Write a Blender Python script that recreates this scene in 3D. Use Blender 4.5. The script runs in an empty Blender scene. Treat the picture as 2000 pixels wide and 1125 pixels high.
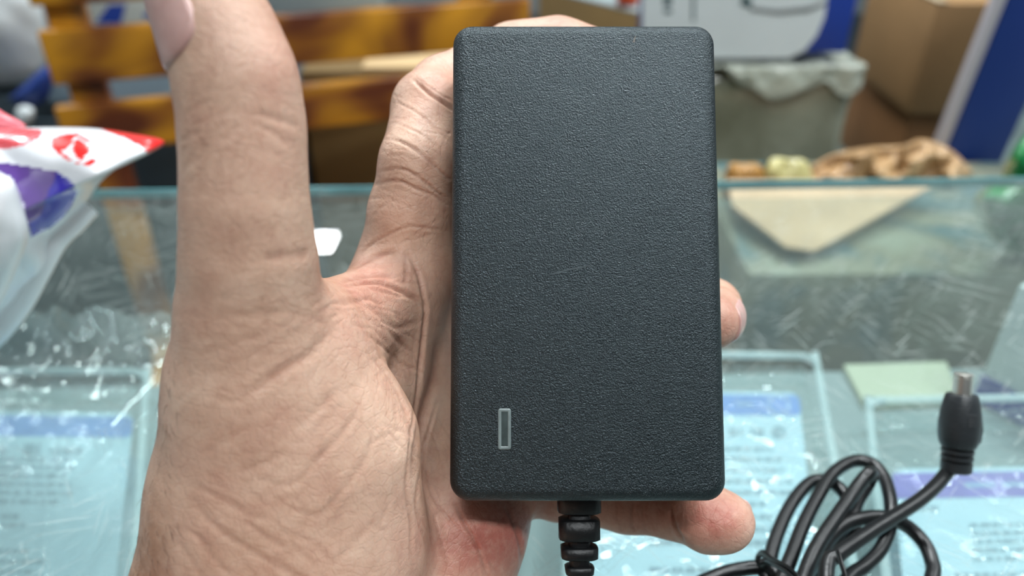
import bpy, bmesh, math, random
import numpy as np
from mathutils import Vector, Matrix, noise

random.seed(4)
np.random.seed(4)
SC = bpy.context.scene
COL = SC.collection

# ------------------------------------------------------------------ camera
F = 1511.0                       # focal length in pixels of the 2000 x 1125 frame
PITCH = math.radians(32.0)
ZG = 0.950                       # height of the counter's glass top
H = 0.200
CAM = Vector((0.0, 0.0, ZG + H))
FWD = Vector((0, math.cos(PITCH), -math.sin(PITCH)))
UP = Vector((0, math.sin(PITCH), math.cos(PITCH)))
RIGHT = Vector((1, 0, 0))
cam_data = bpy.data.cameras.new('camera')
cam = bpy.data.objects.new('camera', cam_data)
COL.objects.link(cam)
cam.location = CAM
cam.rotation_euler = (math.pi / 2 - PITCH, 0, 0)
cam_data.sensor_width = 36.0
cam_data.lens = F / 2000.0 * 36.0
cam_data.clip_start = 0.005
cam_data.clip_end = 50
cam_data.dof.use_dof = True
cam_data.dof.focus_distance = 0.178
cam_data.dof.aperture_fstop = cam_data.lens / 3.1
SC.camera = cam

# ------------------------------------------------------------------ world, lamps, exposure
SC.view_settings.view_transform = 'Standard'
SC.view_settings.look = 'None'
SC.view_settings.gamma = 1.0
SC.view_settings.use_curve_mapping = False
SC.view_settings.exposure = 0.14
world = bpy.data.worlds.new('world')
SC.world = world
world.use_nodes = True
world.node_tree.nodes['Background'].inputs[0].default_value = (0.8, 0.9, 1.0, 1)
world.node_tree.nodes['Background'].inputs[1].default_value = 0.35
SC.cycles.transparent_max_bounces = 24
CEIL = 2.95
LAMPS = [  # x, y, length along x, length along y, watts
    (0.15, -0.78, 1.2, 0.16, 29),
    (0.95, 0.35, 0.16, 1.2, 28),
    (0.00, 1.35, 1.2, 0.16, 50),
    (-1.12, 3.90, 0.2, 0.2, 9),
    (-2.30, 2.20, 0.16, 1.2, 36),
    (2.20, 1.20, 0.16, 1.2, 30),
]
for (lx, ly, sx, sy, w) in LAMPS:
    ld = bpy.data.lights.new('ceiling_tube', 'AREA')
    ld.shape = 'RECTANGLE'
    ld.size, ld.size_y = sx, sy
    ld.energy = w
    ld.color = (0.93, 0.98, 1.0)
    lo = bpy.data.objects.new('ceiling_tube', ld)
    lo.location = (lx, ly, CEIL - 0.075)
    COL.objects.link(lo)


# ------------------------------------------------------------------ helpers: pixels to points
def ray(px, py):
    return FWD + RIGHT * ((px - 1000) / F) - UP * ((py - 562.5) / F)
def at_d(px, py, d):            # d in metres along the lens axis
    return CAM + ray(px, py) * d
def at_y(px, py, y):
    r = ray(px, py); return CAM + r * (y / r.y)
def at_z(px, py, z):
    r = ray(px, py); return CAM + r * ((z - CAM.z) / r.z)
def at_plane(px, py, p, n):
    r = ray(px, py); return CAM + r * ((p - CAM).dot(n) / r.dot(n))
def cmm(px, py, z):             # millimetres in the lens frame
    return np.array([(px - 1000) / F * z, -(py - 562.5) / F * z, z])
R3 = np.array([list(RIGHT), list(UP), list(FWD)])
CAMN = np.array(CAM)
def c2w(a):
    return CAMN + (np.asarray(a) / 1000.0) @ R3
def w2c(a):
    return ((np.asarray(a) - CAMN) @ R3.T) * 1000.0
def c2px(c):
    return np.stack([1000 + F * c[..., 0] / c[..., 2], 562.5 - F * c[..., 1] / c[..., 2]], -1)


# ------------------------------------------------------------------ helpers: materials
def lin(c):
    return tuple(((v / 255.0) / 12.92 if v / 255.0 <= 0.04045 else ((v / 255.0 + 0.055) / 1.055) ** 2.4) for v in c) + (1.0,)
class NT:
    def __init__(self, name):
        self.m = bpy.data.materials.new(name); self.m.use_nodes = True
        self.t = self.m.node_tree; self.b = self.t.nodes['Principled BSDF']; self.out = self.t.nodes['Material Output']
    def n(self, kind, **kw):
        nd = self.t.nodes.new('ShaderNode' + kind)
        for k, v in kw.items(): setattr(nd, k, v)
        return nd
    def l(self, a, b): self.t.links.new(a, b)
    def coord(self, which='Object', scale=(1, 1, 1)):
        tc = self.n('TexCoord'); mp = self.n('Mapping'); self.l(tc.outputs[which], mp.inputs[0])
        mp.inputs['Scale'].default_value = scale
        return mp.outputs[0]
    def noise(self, vec, scale, detail=2, rough=0.5, dist=0.0):
        t = self.n('TexNoise'); self.l(vec, t.inputs['Vector'])
        t.inputs['Scale'].default_value = scale; t.inputs['Detail'].default_value = detail
        t.inputs['Roughness'].default_value = rough; t.inputs['Distortion'].default_value = dist
        return t.outputs['Fac']
    def ramp(self, fac, stops):
        r = self.n('ValToRGB'); self.l(fac, r.inputs[0]); e = r.color_ramp.elements
        while len(e) < len(stops): e.new(0.5)
        for i, (p, c) in enumerate(stops):
            e[i].position = p; e[i].color = c if len(c) == 4 else lin(c)
        return r.outputs[0]
    def math(self, op, a, b=None, clamp=False):
        m = self.n('Math', operation=op); m.use_clamp = clamp
        for i, v in enumerate((a, b)):
            if v is None: continue
            if hasattr(v, 'links'): self.l(v, m.inputs[i])
            else: m.inputs[i].default_value = v
        return m.outputs[0]
    def bump(self, h, dist, strength=1.0, prev=None):
        b = self.n('Bump'); b.inputs['Strength'].default_value = strength; b.inputs['Distance'].default_value = dist
        self.l(h, b.inputs['Height'])
        if prev is not None: self.l(prev, b.inputs['Normal'])
        return b.outputs[0]
    def mix(self, fac, a, b, blend='MIX'):
        m = self.n('Mix', data_type='RGBA', blend_type=blend)
        for i, v in ((0, fac), (6, a), (7, b)):
            if hasattr(v, 'links'): self.l(v, m.inputs[i])
            else: m.inputs[i].default_value = v
        return m.outputs[2]
    def set(self, **kw):
        for k, v in kw.items():
            i = self.b.inputs[k]
            if hasattr(v, 'links'): self.l(v, i)
            else: i.default_value = v
def plain(name, rgb, rough=0.5, var=0.06, scale=30, metal=0.0, bump=0.0, bscale=200, **kw):
    m = NT(name); c = m.coord()
    n = m.noise(c, scale, 3)
    base = lin(rgb)
    lo = tuple(v * (1 - var) for v in base[:3]) + (1,); hi = tuple(min(1, v * (1 + var)) for v in base[:3]) + (1,)
    m.set(**{'Base Color': m.ramp(n, [(0.3, lo), (0.7, hi)]), 'Roughness': rough, 'Metallic': metal})
    if bump: m.set(Normal=m.bump(m.noise(c, bscale, 3), bump))
    for k, v in kw.items(): m.set(**{k.replace('_', ' '): v})
    return m.m
def clear_mat(name, tint, haze, haze_rgb, gloss=0.02, ior=1.5, scratch=False, bump=0.0, bscale=40):
    """clear sheet: tinted see-through + mirror by Fresnel, with a film of dust and scratches"""
    m = NT(name); m.t.nodes.remove(m.b); c = m.coord()
    tr = m.n('BsdfTransparent'); tr.inputs[0].default_value = tint
    gl = m.n('BsdfGlossy'); gl.inputs['Roughness'].default_value = gloss; gl.inputs['Color'].default_value = (1, 1, 1, 1)
    fr = m.n('Fresnel'); fr.inputs[0].default_value = ior
    gm = m.n('NewGeometry'); ff = m.math('MULTIPLY', fr.outputs[0], m.math('SUBTRACT', 1.0, gm.outputs['Backfacing'])); mx = m.n('MixShader'); m.l(ff, mx.inputs[0]); m.l(tr.outputs[0], mx.inputs[1]); m.l(gl.outputs[0], mx.inputs[2])
    df = m.n('BsdfDiffuse'); df.inputs[0].default_value = lin(haze_rgb)
    fac = m.math('MULTIPLY', m.noise(c, 9, 4, 0.6), haze * 2)
    if scratch:
        for k, rot in enumerate((0.55, -0.75, 1.35, 2.4, -0.2, 1.0)):
            mp = m.n('Mapping'); m.l(c, mp.inputs[0])
            mp.inputs['Rotation'].default_value = (0, 0, rot); mp.inputs['Location'].default_value = (k * 3.1, k * 7.7, 0)
            m2_ = m.n('Mapping'); m.l(mp.outputs[0], m2_.inputs[0]); m2_.inputs['Scale'].default_value = (22 + 5 * k, 900, 1)
            w = m.noise(m2_.outputs[0], 1.0, 1, 0.4, 0.12)
            msk = m.noise(c, 7 + 3 * k, 3)
            sc_ = m.math('MULTIPLY', m.math('GREATER_THAN', w, 0.705), m.math('GREATER_THAN', msk, 0.5))
            fac = m.math('ADD', fac, m.math('MULTIPLY', sc_, 0.22))
    m2 = m.n('MixShader'); m.l(m.math('MINIMUM', fac, 0.9), m2.inputs[0]); m.l(mx.outputs[0], m2.inputs[1]); m.l(df.outputs[0], m2.inputs[2])
    if bump:
        nn = m.bump(m.noise(c, bscale, 2, 0.5, 0.6), bump)
        m.l(nn, gl.inputs['Normal']); m.l(nn, fr.inputs['Normal'])
    m.l(m2.outputs[0], m.out.inputs[0])
    return m.m


# ------------------------------------------------------------------ helpers: objects
def tagit(o, label, cat, group=None, kind=None):
    if label: o['label'] = label
    if cat: o['category'] = cat
    if group: o['group'] = group
    if kind: o['kind'] = kind
    return o
def thing(name, label, cat, loc, group=None):
    o = bpy.data.objects.new(name, None); o.empty_display_size = 0.02
    o.location = loc; COL.objects.link(o)
    return tagit(o, label, cat, group)
def root_loc(o):
    while o.parent: o = o.parent
    return Vector(o.location)
def add(name, verts, faces, mat, parent=None, loc=None, smooth=True, mats=None, fmat=None):
    """verts in world metres -> one mesh object; a part shares its thing's origin"""
    base = root_loc(parent) if parent else Vector(loc if loc is not None else (0, 0, 0))
    V = np.asarray([tuple(v) for v in verts], dtype=float) if not isinstance(verts, np.ndarray) else verts
    V = V - np.array(base)
    me = bpy.data.meshes.new(name)
    me.from_pydata(V.tolist(), [], [tuple(int(i) for i in f) for f in faces])
    for mm in (mats or [mat]): me.materials.append(mm)
    if fmat is not None: me.polygons.foreach_set('material_index', np.asarray(fmat, dtype=np.int32))
    me.polygons.foreach_set('use_smooth', [smooth] * len(me.polygons))
    me.validate(); me.update()
    o = bpy.data.objects.new(name, me); COL.objects.link(o)
    if parent: o.parent = parent
    else: o.location = base
    return o
def add_bm(name, bm, mat, parent=None, loc=None, smooth=False, auto=None, mats=None):
    base = root_loc(parent) if parent else Vector(loc if loc is not None else (0, 0, 0))
    bmesh.ops.translate(bm, verts=bm.verts, vec=-base)
    bmesh.ops.recalc_face_normals(bm, faces=bm.faces)
    me = bpy.data.meshes.new(name); bm.to_mesh(me); bm.free()
    for mm in (mats or [mat]): me.materials.append(mm)
    if smooth or auto: me.polygons.foreach_set('use_smooth', [True] * len(me.polygons))
    if auto: me.set_sharp_from_angle(angle=math.radians(auto))
    o = bpy.data.objects.new(name, me); COL.objects.link(o)
    if parent: o.parent = parent
    else: o.location = base
    return o
def box_bm(o, ex, ey, ez, bevel=0.0, seg=2):
    """box from corner o along three edge vectors"""
    bm = bmesh.new(); o = Vector(o); ex, ey, ez = Vector(ex), Vector(ey), Vector(ez)
    vs = [bm.verts.new(o + ex * a + ey * b + ez * c) for c in (0, 1) for b in (0, 1) for a in (0, 1)]
    for f in ((0, 2, 3, 1), (4, 5, 7, 6), (0, 1, 5, 4), (2, 6, 7, 3), (0, 4, 6, 2), (1, 3, 7, 5)):
        bm.faces.new([vs[i] for i in f])
    bmesh.ops.recalc_face_normals(bm, faces=bm.faces)
    if bevel: bmesh.ops.bevel(bm, geom=list(bm.edges), offset=bevel, segments=seg, profile=0.5, affect='EDGES')
    return bm
def box(name, c, size, mat, parent=None, bevel=0.0, loc=None, rz=0.0, auto=35):
    M = Matrix.Rotation(rz, 3, 'Z'); s = Vector(size)
    ex, ey, ez = M @ Vector((s.x, 0, 0)), M @ Vector((0, s.y, 0)), Vector((0, 0, s.z))
    o = Vector(c) - ex / 2 - ey / 2 - ez / 2
    return add_bm(name, box_bm(o, ex, ey, ez, bevel), mat, parent, loc, auto=auto if bevel else None)
def catmull(P, n=10, closed=False):
    P = [np.array(p, dtype=float) for p in P]; out = []; N = len(P)
    rng = N if closed else N - 1
    for i in range(rng):
        g = lambda k: P[k % N] if closed else P[min(max(k, 0), N - 1)]
        p0, p1, p2, p3 = g(i - 1), g(i), g(i + 1), g(i + 2)
        for j in range(n):
            t = j / n
            out.append(0.5 * ((2 * p1) + (-p0 + p2) * t + (2 * p0 - 5 * p1 + 4 * p2 - p3) * t * t + (-p0 + 3 * p1 - 3 * p2 + p3) * t ** 3))
    if not closed: out.append(P[-1])
    return np.array(out)
def tube(C, rad, seg=12, ry=None, cap=True, up0=None):
    """sweep a circle (or ellipse) along points C"""
    C = np.asarray(C); n = len(C)
    rad = np.broadcast_to(np.asarray(rad, dtype=float), (n,)); ry = rad if ry is None else np.broadcast_to(np.asarray(ry, dtype=float), (n,))
    T = np.gradient(C, axis=0); T /= np.linalg.norm(T, axis=1)[:, None] + 1e-12
    u = np.array(up0 if up0 is not None else (0, 0, 1.0)); u = u - T[0] * u.dot(T[0])
    if np.linalg.norm(u) < 1e-3: u = np.array((1.0, 0, 0)) - T[0] * T[0][0]
    u /= np.linalg.norm(u)
    V, Fc = [], []
    for i in range(n):
        u = u - T[i] * u.dot(T[i]); u /= np.linalg.norm(u); w = np.cross(T[i], u)
        for k in range(seg):
            a = 2 * math.pi * k / seg
            V.append(C[i] + u * math.cos(a) * rad[i] + w * math.sin(a) * ry[i])
    for i in range(n - 1):
        for k in range(seg):
            a, b = i * seg + k, i * seg + (k + 1) % seg
            Fc.append((a, b, b + seg, a + seg))
    if cap:
        Fc.append(tuple(range(seg - 1, -1, -1))); Fc.append(tuple((n - 1) * seg + k for k in range(seg)))
    return np.array(V), Fc
def lathe(p0, axis, prof, seg=32, squash=None):
    """profile [(along, radius)] spun about axis from p0"""
    ax = np.array(Vector(axis).normalized()); C = np.array([np.array(p0) + ax * a for a, r in prof])
    u = np.cross(ax, (0.0, 0.0, 1.0)); 
    if np.linalg.norm(u) < 0.1: u = np.array((1.0, 0, 0))
    u /= np.linalg.norm(u); w = np.cross(ax, u); V, Fc = [], []
    for i, (a, r) in enumerate(prof):
        for k in range(seg):
            t = 2 * math.pi * k / seg
            V.append(C[i] + u * math.cos(t) * r + w * math.sin(t) * r * (squash or 1.0))
    for i in range(len(prof) - 1):
        for k in range(seg):
            a, b = i * seg + k, i * seg + (k + 1) % seg
            Fc.append((a, b, b + seg, a + seg))
    Fc.append(tuple(range(seg - 1, -1, -1))); Fc.append(tuple((len(prof) - 1) * seg + k for k in range(seg)))
    return np.array(V), Fc
def grid(nu, nv, fn):
    V = [fn(i / (nu - 1), j / (nv - 1)) for j in range(nv) for i in range(nu)]
    Fc = [(j * nu + i, j * nu + i + 1, (j + 1) * nu + i + 1, (j + 1) * nu + i) for j in range(nv - 1) for i in range(nu - 1)]
    return V, Fc
def inside(poly, x, y):
    r = False; n = len(poly)
    for i in range(n):
        (x1, y1), (x2, y2) = poly[i], poly[(i + 1) % n]
        if (y1 > y) != (y2 > y) and x < (x2 - x1) * (y - y1) / (y2 - y1) + x1: r = not r
    return r


# ------------------------------------------------------------------ the room
wall_m = plain('painted_wall', (150, 158, 160), 0.8, 0.04, 3)
floor_m = plain('slate_floor_tile', (66, 76, 84), 0.45, 0.1, 6)
ceil_m = plain('grey_ceiling', (150, 155, 158), 0.9, 0.02, 4)
X0, X1, Y0, Y1 = -2.6, 2.6, -1.9, 5.2
def struct(name, c, s, m):
    o = box(name, c, s, m, loc=Vector(c)); o['kind'] = 'structure'; return o
struct('floor', ((X0 + X1) / 2, (Y0 + Y1) / 2, -0.05), (X1 - X0 + .4, Y1 - Y0 + .4, 0.1), floor_m)
struct('ceiling', ((X0 + X1) / 2, (Y0 + Y1) / 2, CEIL + 0.05), (X1 - X0 + .4, Y1 - Y0 + .4, 0.1), ceil_m)
struct('wall_back', (0, Y1 + .1, CEIL / 2), (X1 - X0, 0.2, CEIL), wall_m)
struct('wall_front', (0, Y0 - .1, CEIL / 2), (X1 - X0, 0.2, CEIL), plain('dark_wall_to_cut_fill', (40, 42, 46), 0.7, 0.1, 4))  # bare unseen wall, darkened to cut fill light from behind the camera
struct('wall_left', (X0 - .1, (Y0 + Y1) / 2, CEIL / 2), (0.2, Y1 - Y0 + .4, CEIL), wall_m)
struct('wall_right', (X1 + .1, (Y0 + Y1) / 2, CEIL / 2), (0.2, Y1 - Y0 + .4, CEIL), wall_m)
fix_m = plain('white_lamp_body', (225, 228, 230), 0.5, 0.02)
where = ('behind the viewer', 'over the right end of the counter', 'over the wooden chair', 'with a small square body at the far left', 'by the left wall', 'by the right wall')
for (lx, ly, sx, sy, w), wh in zip(LAMPS, where):
    t = thing('ceiling_lamp', 'white ceiling lamp ' + wh, 'lamp', (lx, ly, CEIL), 'ceiling tube lamps')
    box('lamp_body', (lx, ly, CEIL - 0.03), (sx + 0.06, sy + 0.06, 0.06), fix_m, t, 0.006)

# ------------------------------------------------------------------ the glass counter
glass_m = clear_mat('counter_glass', (0.92, 0.965, 0.955, 1), 0.045, (200, 208, 204), 0.015, 1.5, True)
back_glass_m = clear_mat('pane_glass', (0.92, 0.955, 0.945, 1), 0.05, (180, 195, 195), 0.03, 1.5)
edge_m = plain('green_glass_edge', (98, 150, 155), 0.12, 0.2, 25)
alu_m = plain('brushed_aluminium', (170, 178, 180), 0.32, 0.05, 60, 0.9)
shelf_m = plain('shelf_board', (140, 154, 156), 0.35, 0.06, 12)
cab_m = plain('grey_laminate', (96, 108, 112), 0.5, 0.05, 8)
CR = math.radians(1.9)
CM = Matrix.Rotation(CR, 3, 'Z'); CO = Vector((0.0, 0.442, 0))
def cp(x, y, z):                # counter frame: x along, y from the far edge (negative is toward the viewer)
    return CO + CM @ Vector((x, y, 0)) + Vector((0, 0, z))
counter = thing('display_counter', 'long glass topped shop display counter with scratched top pane', 'counter', CO)
def cbox(name, c, s, m, bevel=0.0):
    return box(name, cp(*c), s, m, counter, bevel, rz=CR)
L = 1.9; D = 0.56
cbox('glass_top', (0, -D / 2 - .0012, ZG - 0.0025), (L, D - .0024, 0.005), glass_m)
cbox('glass_edge', (0, -0.0008, ZG - 0.0025), (L, 0.0016, 0.0052), edge_m)
cbox('back_pane', (0, -0.012, ZG - 0.005 - 0.17), (L - .04, 0.004, 0.335), back_glass_m)
cbox('front_pane', (0, -D + 0.012, ZG - 0.005 - 0.17), (L - .04, 0.004, 0.335), back_glass_m)
for s in (-1, 1):
    cbox('side_pane', (s * (L / 2 - 0.012), -D / 2, ZG - 0.005 - 0.17), (0.004, D - .04, 0.335), back_glass_m)
SH = 0.105                      # shelf below the glass
cbox('shelf', (0, -0.06 - 0.23, ZG - SH - 0.006), (L - .05, 0.46, 0.012), shelf_m, 0.001)
cbox('cabinet_base', (0, -D / 2, 0.30), (L, D, 0.60), cab_m, 0.004)
for s in (-1, 1):
    for yy in (-0.012, -D + 0.012):
        cbox('corner_post', (s * (L / 2 - 0.012), yy, 0.60 + (ZG - 0.605) / 2), (0.018, 0.018, ZG - 0.605), alu_m, 0.002)
ZS = ZG - SH

# ------------------------------------------------------------------ power adapter
TILT = math.radians(5.5)
A_u = np.array([0, math.cos(TILT), math.sin(TILT)]); A_n = np.array([0, math.sin(TILT), -math.cos(TILT)]); A_x = np.array([1.0, 0, 0])
A_c = np.array([17.0, 7.45, 176.6]); AW, AH, AT = 62.0, 110.6, 32.0
def ap(x, y, z):                # adapter frame in mm: x right, y up the face, z out of the face
    return c2w(A_c + A_x * x + A_u * y + A_n * z)
def adapter_sdf(P, r=4.0):
    q = P - (A_c - A_n * AT / 2)
    l = np.stack([q @ A_x, q @ A_u, q @ A_n], -1)
    d = np.abs(l) - np.array([AW / 2, AH / 2, AT / 2]) + r
    return np.linalg.norm(np.maximum(d, 0), axis=-1) + np.minimum(d.max(-1), 0) - r

pl = NT('grained_black_plastic'); c = pl.coord()
g1 = pl.noise(c, 3400, 2, 0.6); g2 = pl.noise(c, 1900, 1, 0.5)
grain = pl.math('ADD', g1, pl.math('MULTIPLY', g2, 0.5))
pl.set(**{'Base Color': pl.ramp(g1, [(0.35, (3, 6, 8)), (0.7, (13, 20, 24))]), 'Roughness': 0.30, 'Specular IOR Level': 0.7, 'Specular Tint': (0.75, 0.93, 1.0, 1),
          'Normal': pl.bump(grain, 0.00026, 1.0)})
black_grain = pl.m
black_pvc = plain('black_cable_pvc', (13, 15, 17), 0.33, 0.15, 90, bump=0.00006, bscale=900)
black_rubber = plain('black_plug_rubber', (40, 44, 47), 0.42, 0.12, 200, bump=0.00012, bscale=1200)
steel = plain('nickel_plate', (232, 230, 222), 0.38, 0.05, 100, 1.0)
lens_rim_m = plain('clear_plastic_rim', (118, 130, 130), 0.25, 0.12, 500)
lens_m = plain('smoky_clear_lens', (66, 76, 76), 0.15, 0.2, 300)
mark_m = plain('pale_scuff', (58, 68, 72), 0.6, 0.3, 900)
dirt_m = plain('brown_fleck', (96, 92, 84), 0.6, 0.3, 900)

adapter = thing('power_adapter', 'black grained plastic power adapter held upright in the hand with its cord', 'adapter', c2w(A_c - A_n * AT))
def rounded_slab(z0, z1, w, h, rc, rb, front=True, back=False):
    """case half: rounded outline, rim rounded at the front (or back)"""
    def outline(inset):
        r = max(rc - inset, 0.3); pts = []
        for cx, cy, a0 in ((w / 2 - inset - r, h / 2 - inset - r, 0), (-w / 2 + inset + r, h / 2 - inset - r, 90), (-w / 2 + inset + r, -h / 2 + inset + r, 180), (w / 2 - inset - r, -h / 2 + inset + r, 270)):
            for k in range(9):
                a = math.radians(a0 + k * 11.25); pts.append((cx + r * math.cos(a), cy + r * math.sin(a)))
        return pts
    rings = []
    if back:
        for k in range(7):
            a = k / 6 * math.pi / 2; rings.append((rb * (1 - math.sin(a)), z0 + rb * (1 - math.cos(a))))
    else: rings.append((0.6, z0)); rings.append((0.0, z0 + .35))
    if front:
        for k in range(7):
            a = k / 6 * math.pi / 2; rings.append((rb * (1 - math.cos(a)), z1 - rb * (1 - math.sin(a))))
    else: rings.append((0.0, z1 - .35)); rings.append((0.6, z1))
    V, Fc = [], []; n = 36
    for ins, z in rings:
        for (x, y) in outline(ins): V.append(ap(x, y, z))
    for i in range(len(rings) - 1):
        for k in range(n):
            a, b = i * n + k, i * n + (k + 1) % n
            Fc.append((a, b, b + n, a + n))
    Fc.append(tuple(range(n - 1, -1, -1))); Fc.append(tuple((len(rings) - 1) * n + k for k in range(n)))
    return V, Fc
for nm, args in (('case_front', (-16.2, 0, AW, AH, 4.6, 3.0, True, False)), ('case_back', (-AT, -16.2, AW, AH, 4.6, 3.0, False, True))):
    o = add(nm, *rounded_slab(*args), black_grain, adapter); o.data.set_sharp_from_angle(angle=math.radians(40))
# indicator window: rim with a recessed lens, lower left of the face
def face_xy(px, py):
    p = w2c(np.array(at_plane(px, py, Vector(ap(0, 0, 0)), Vector(A_n @ R3))))
    q = p - A_c; return q @ A_x, q @ A_u
ix0, iy1 = face_xy(973, 798); ix1, iy0 = face_xy(998, 878)
def ring_mesh(x0, y0, x1, y1, w, z0, z1):
    V = []
    for (i, z) in ((0, z0), (0, z1 - .05), (0.12, z1), (w - .12, z1), (w, z1 - .05), (w, z0)):
        r = 0.5
        for (cx, cy, a0) in ((x1 - r, y1 - r, 0), (x0 + r, y1 - r, 90), (x0 + r, y0 + r, 180), (x1 - r, y0 + r, 270)):
            for k in range(5):
                a = math.radians(a0 + 22.5 * k); rr = max(r - i, 0.05)
                sx = cx + (0 if i < r else (-(i - r) if a0 in (0, 270) else (i - r))); sy = cy + (0 if i < r else (-(i - r) if a0 in (0, 90) else (i - r)))
                V.append(ap(sx + rr * math.cos(a), sy + rr * math.sin(a), z))
    Fc = []
    for i in range(5):
        for k in range(20):
            a, b = i * 20 + k, i * 20 + (k + 1) % 20
            Fc.append((a, b, b + 20, a + 20))
    return V, Fc
win = add('indicator_window', *ring_mesh(ix0, iy0, ix1, iy1, 0.75, -0.4, 0.18), lens_rim_m, adapter)
win['label'] = 'clear narrow indicator window low on the left of the face'
def slab(x0, y0, x1, y1, z0, z1, bulge=0):
    def fn(u, v):
        return ap(x0 + (x1 - x0) * u, y0 + (y1 - y0) * v, z1 + bulge * (1 - (2 * u - 1) ** 2))
    return grid(9, 9, fn)
add('lens', *slab(ix0 + .4, iy0 + .9, ix1 - .4, iy1 - .7, 0, 0.03, 0.12), lens_m, win)
# scuff and fleck
sp = [face_xy(*p) for p in ((1074, 536), (1092, 532), (1112, 526), (1132, 523), (1150, 519), (1166, 523))]
V, Fc = [], []
for k, (x, y) in enumerate(sp):
    w = (0.06, .26, .14, .2, .12, .04)[k]
    V += [ap(x, y - w, 0.012), ap(x, y + w, 0.012)]
for k in range(len(sp) - 1): Fc.append((2 * k, 2 * k + 2, 2 * k + 3, 2 * k + 1))
o = add('scuff', V, Fc, mark_m, adapter); o['label'] = 'pale scuff mark in the middle of the face'
x, y = face_xy(1238, 76)
add('fleck', [ap(x - .35, y - .8, .015), ap(x + .2, y - .9, .015), ap(x + .5, y + .9, .015), ap(x + .1, y + .3, .015)], [(0, 1, 2, 3)], dirt_m, adapter)

# strain relief under the case: ribs with gaps, then the cord
SRX = -0.9
def sr(x, y, z=-15.5): return ap(SRX + x, -AH / 2 - y, z)
def rib_box(y0, y1, w0, w1, t):
    V = []
    n = 16
    ys = ((y0, 0.86), (y0 + .35, 1), (y1 - .35, 1), (y1, 0.86))
    for yy, s in ys:
        ww = (w0 + (w1 - w0) * (yy - y0) / (y1 - y0)) * s
        for k in range(n):
            a = 2 * math.pi * k / n; cc, ss = math.cos(a), math.sin(a)
            e = 0.45
            V.append(sr(ww / 2 * math.copysign(abs(cc) ** e, cc), yy, -15.5 + t / 2 * s * math.copysign(abs(ss) ** e, ss)))
    Fc = [(i * n + k, i * n + (k + 1) % n, (i + 1) * n + (k + 1) % n, (i + 1) * n + k) for i in range(3) for k in range(n)]
    Fc.append(tuple(range(n - 1, -1, -1))); Fc.append(tuple(3 * n + k for k in range(n)))
    return V, Fc
def rib_chain():
    AV, AF = [], []
    for args in ((-2.0, 4.9, 10.6, 10.4, 9), (6.2, 11.2, 9.9, 9.9, 8.6), (12.6, 15.6, 9.0, 8.8, 8.0), (-2, 19, 6.2, 4.6, 5.6), (17.2, 19.4, 7.2, 6.6, 6.4)):
        V, Fc = rib_box(*args); b = len(AV); AV += V; AF += [tuple(i + b for i in f) for f in Fc]
    return AV, AF
add('strain_relief', *rib_chain(), plain('dark_relief_rubber', (14, 16, 18), 0.45, 0.12, 200, bump=0.0001, bscale=900), adapter)

# cord: one run from the case, through the tied coil, to the plug.  (px, py, height of the centre above the glass)
CDR = 0.00222
lv = lambda k: CDR + 0.0003 + 0.0040 * k
def gz(px, py, k): return np.array(at_z(px, py, ZG + lv(k)))
def pc(x, y): return 1300 + x / 2.857, 731 + y / 2.857
path = [sr(0, 14), sr(0, 19), sr(1, 27, -16), sr(5, 36, -20)]
path += [gz(1210, 1235, 0.4), gz(1300, 1172, 0), gz(*pc(280, 1128), 0), gz(*pc(400, 1092), 0), gz(*pc(520, 1078), 0.2), gz(*pc(600, 1100), 0.6)]
# turn in the coil below the frame and come back up: loop 1 (left, lowest)
path += [gz(1600, 1260, 0), gz(1560, 1330, 0), gz(1500, 1290, 0), gz(1490, 1180, 0), gz(*pc(588, 1010), 0), gz(*pc(640, 850), 0), gz(*pc(712, 710), 0), gz(*pc(800, 610), 0),
         gz(*pc(880, 592), 0), gz(*pc(950, 618), 0), gz(*pc(1010, 690), 0), gz(*pc(1050, 800), 0), gz(*pc(1045, 890), 0), gz(*pc(985, 960), 0), gz(*pc(900, 1040), 0), gz(*pc(800, 1130), 0)]
# loop 2 (tall arch)
path += [gz(1540, 1200, .6), gz(1500, 1320, 1), gz(1470, 1350, 1), gz(1460, 1280, 1), gz(*pc(640, 1160), 1), gz(*pc(700, 1020), 1), gz(*pc(765, 850), 1), gz(*pc(840, 700), 1), gz(*pc(920, 570), 1.0),
         gz(*pc(1000, 505), 1), gz(*pc(1080, 482), 1), gz(*pc(1160, 505), 1), gz(*pc(1220, 580), 1), gz(*pc(1252, 690), 1), gz(*pc(1258, 800), .8), gz(*pc(1240, 890), .4), gz(*pc(1190, 990), 0.2), gz(*pc(1110, 1070), 0.2), gz(*pc(1010, 1150), .4)]
# loop 4 (low right arch)
path += [gz(1600, 1230, 1), gz(1540, 1320, 1), gz(1500, 1350, 1.5), gz(1510, 1270, 1.6), gz(*pc(790, 1100), 1.6), gz(*pc(850, 1010), 1.8), gz(*pc(920, 905), 1.9), gz(*pc(1010, 832), 2.0), gz(*pc(1120, 800), 2), gz(*pc(1240, 802), 1.6),
         gz(*pc(1350, 850), .8), gz(*pc(1440, 940), 0.2), gz(*pc(1484, 1040), 0), gz(*pc(1488, 1130), 0), gz(1790, 1210, 0)]
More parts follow.
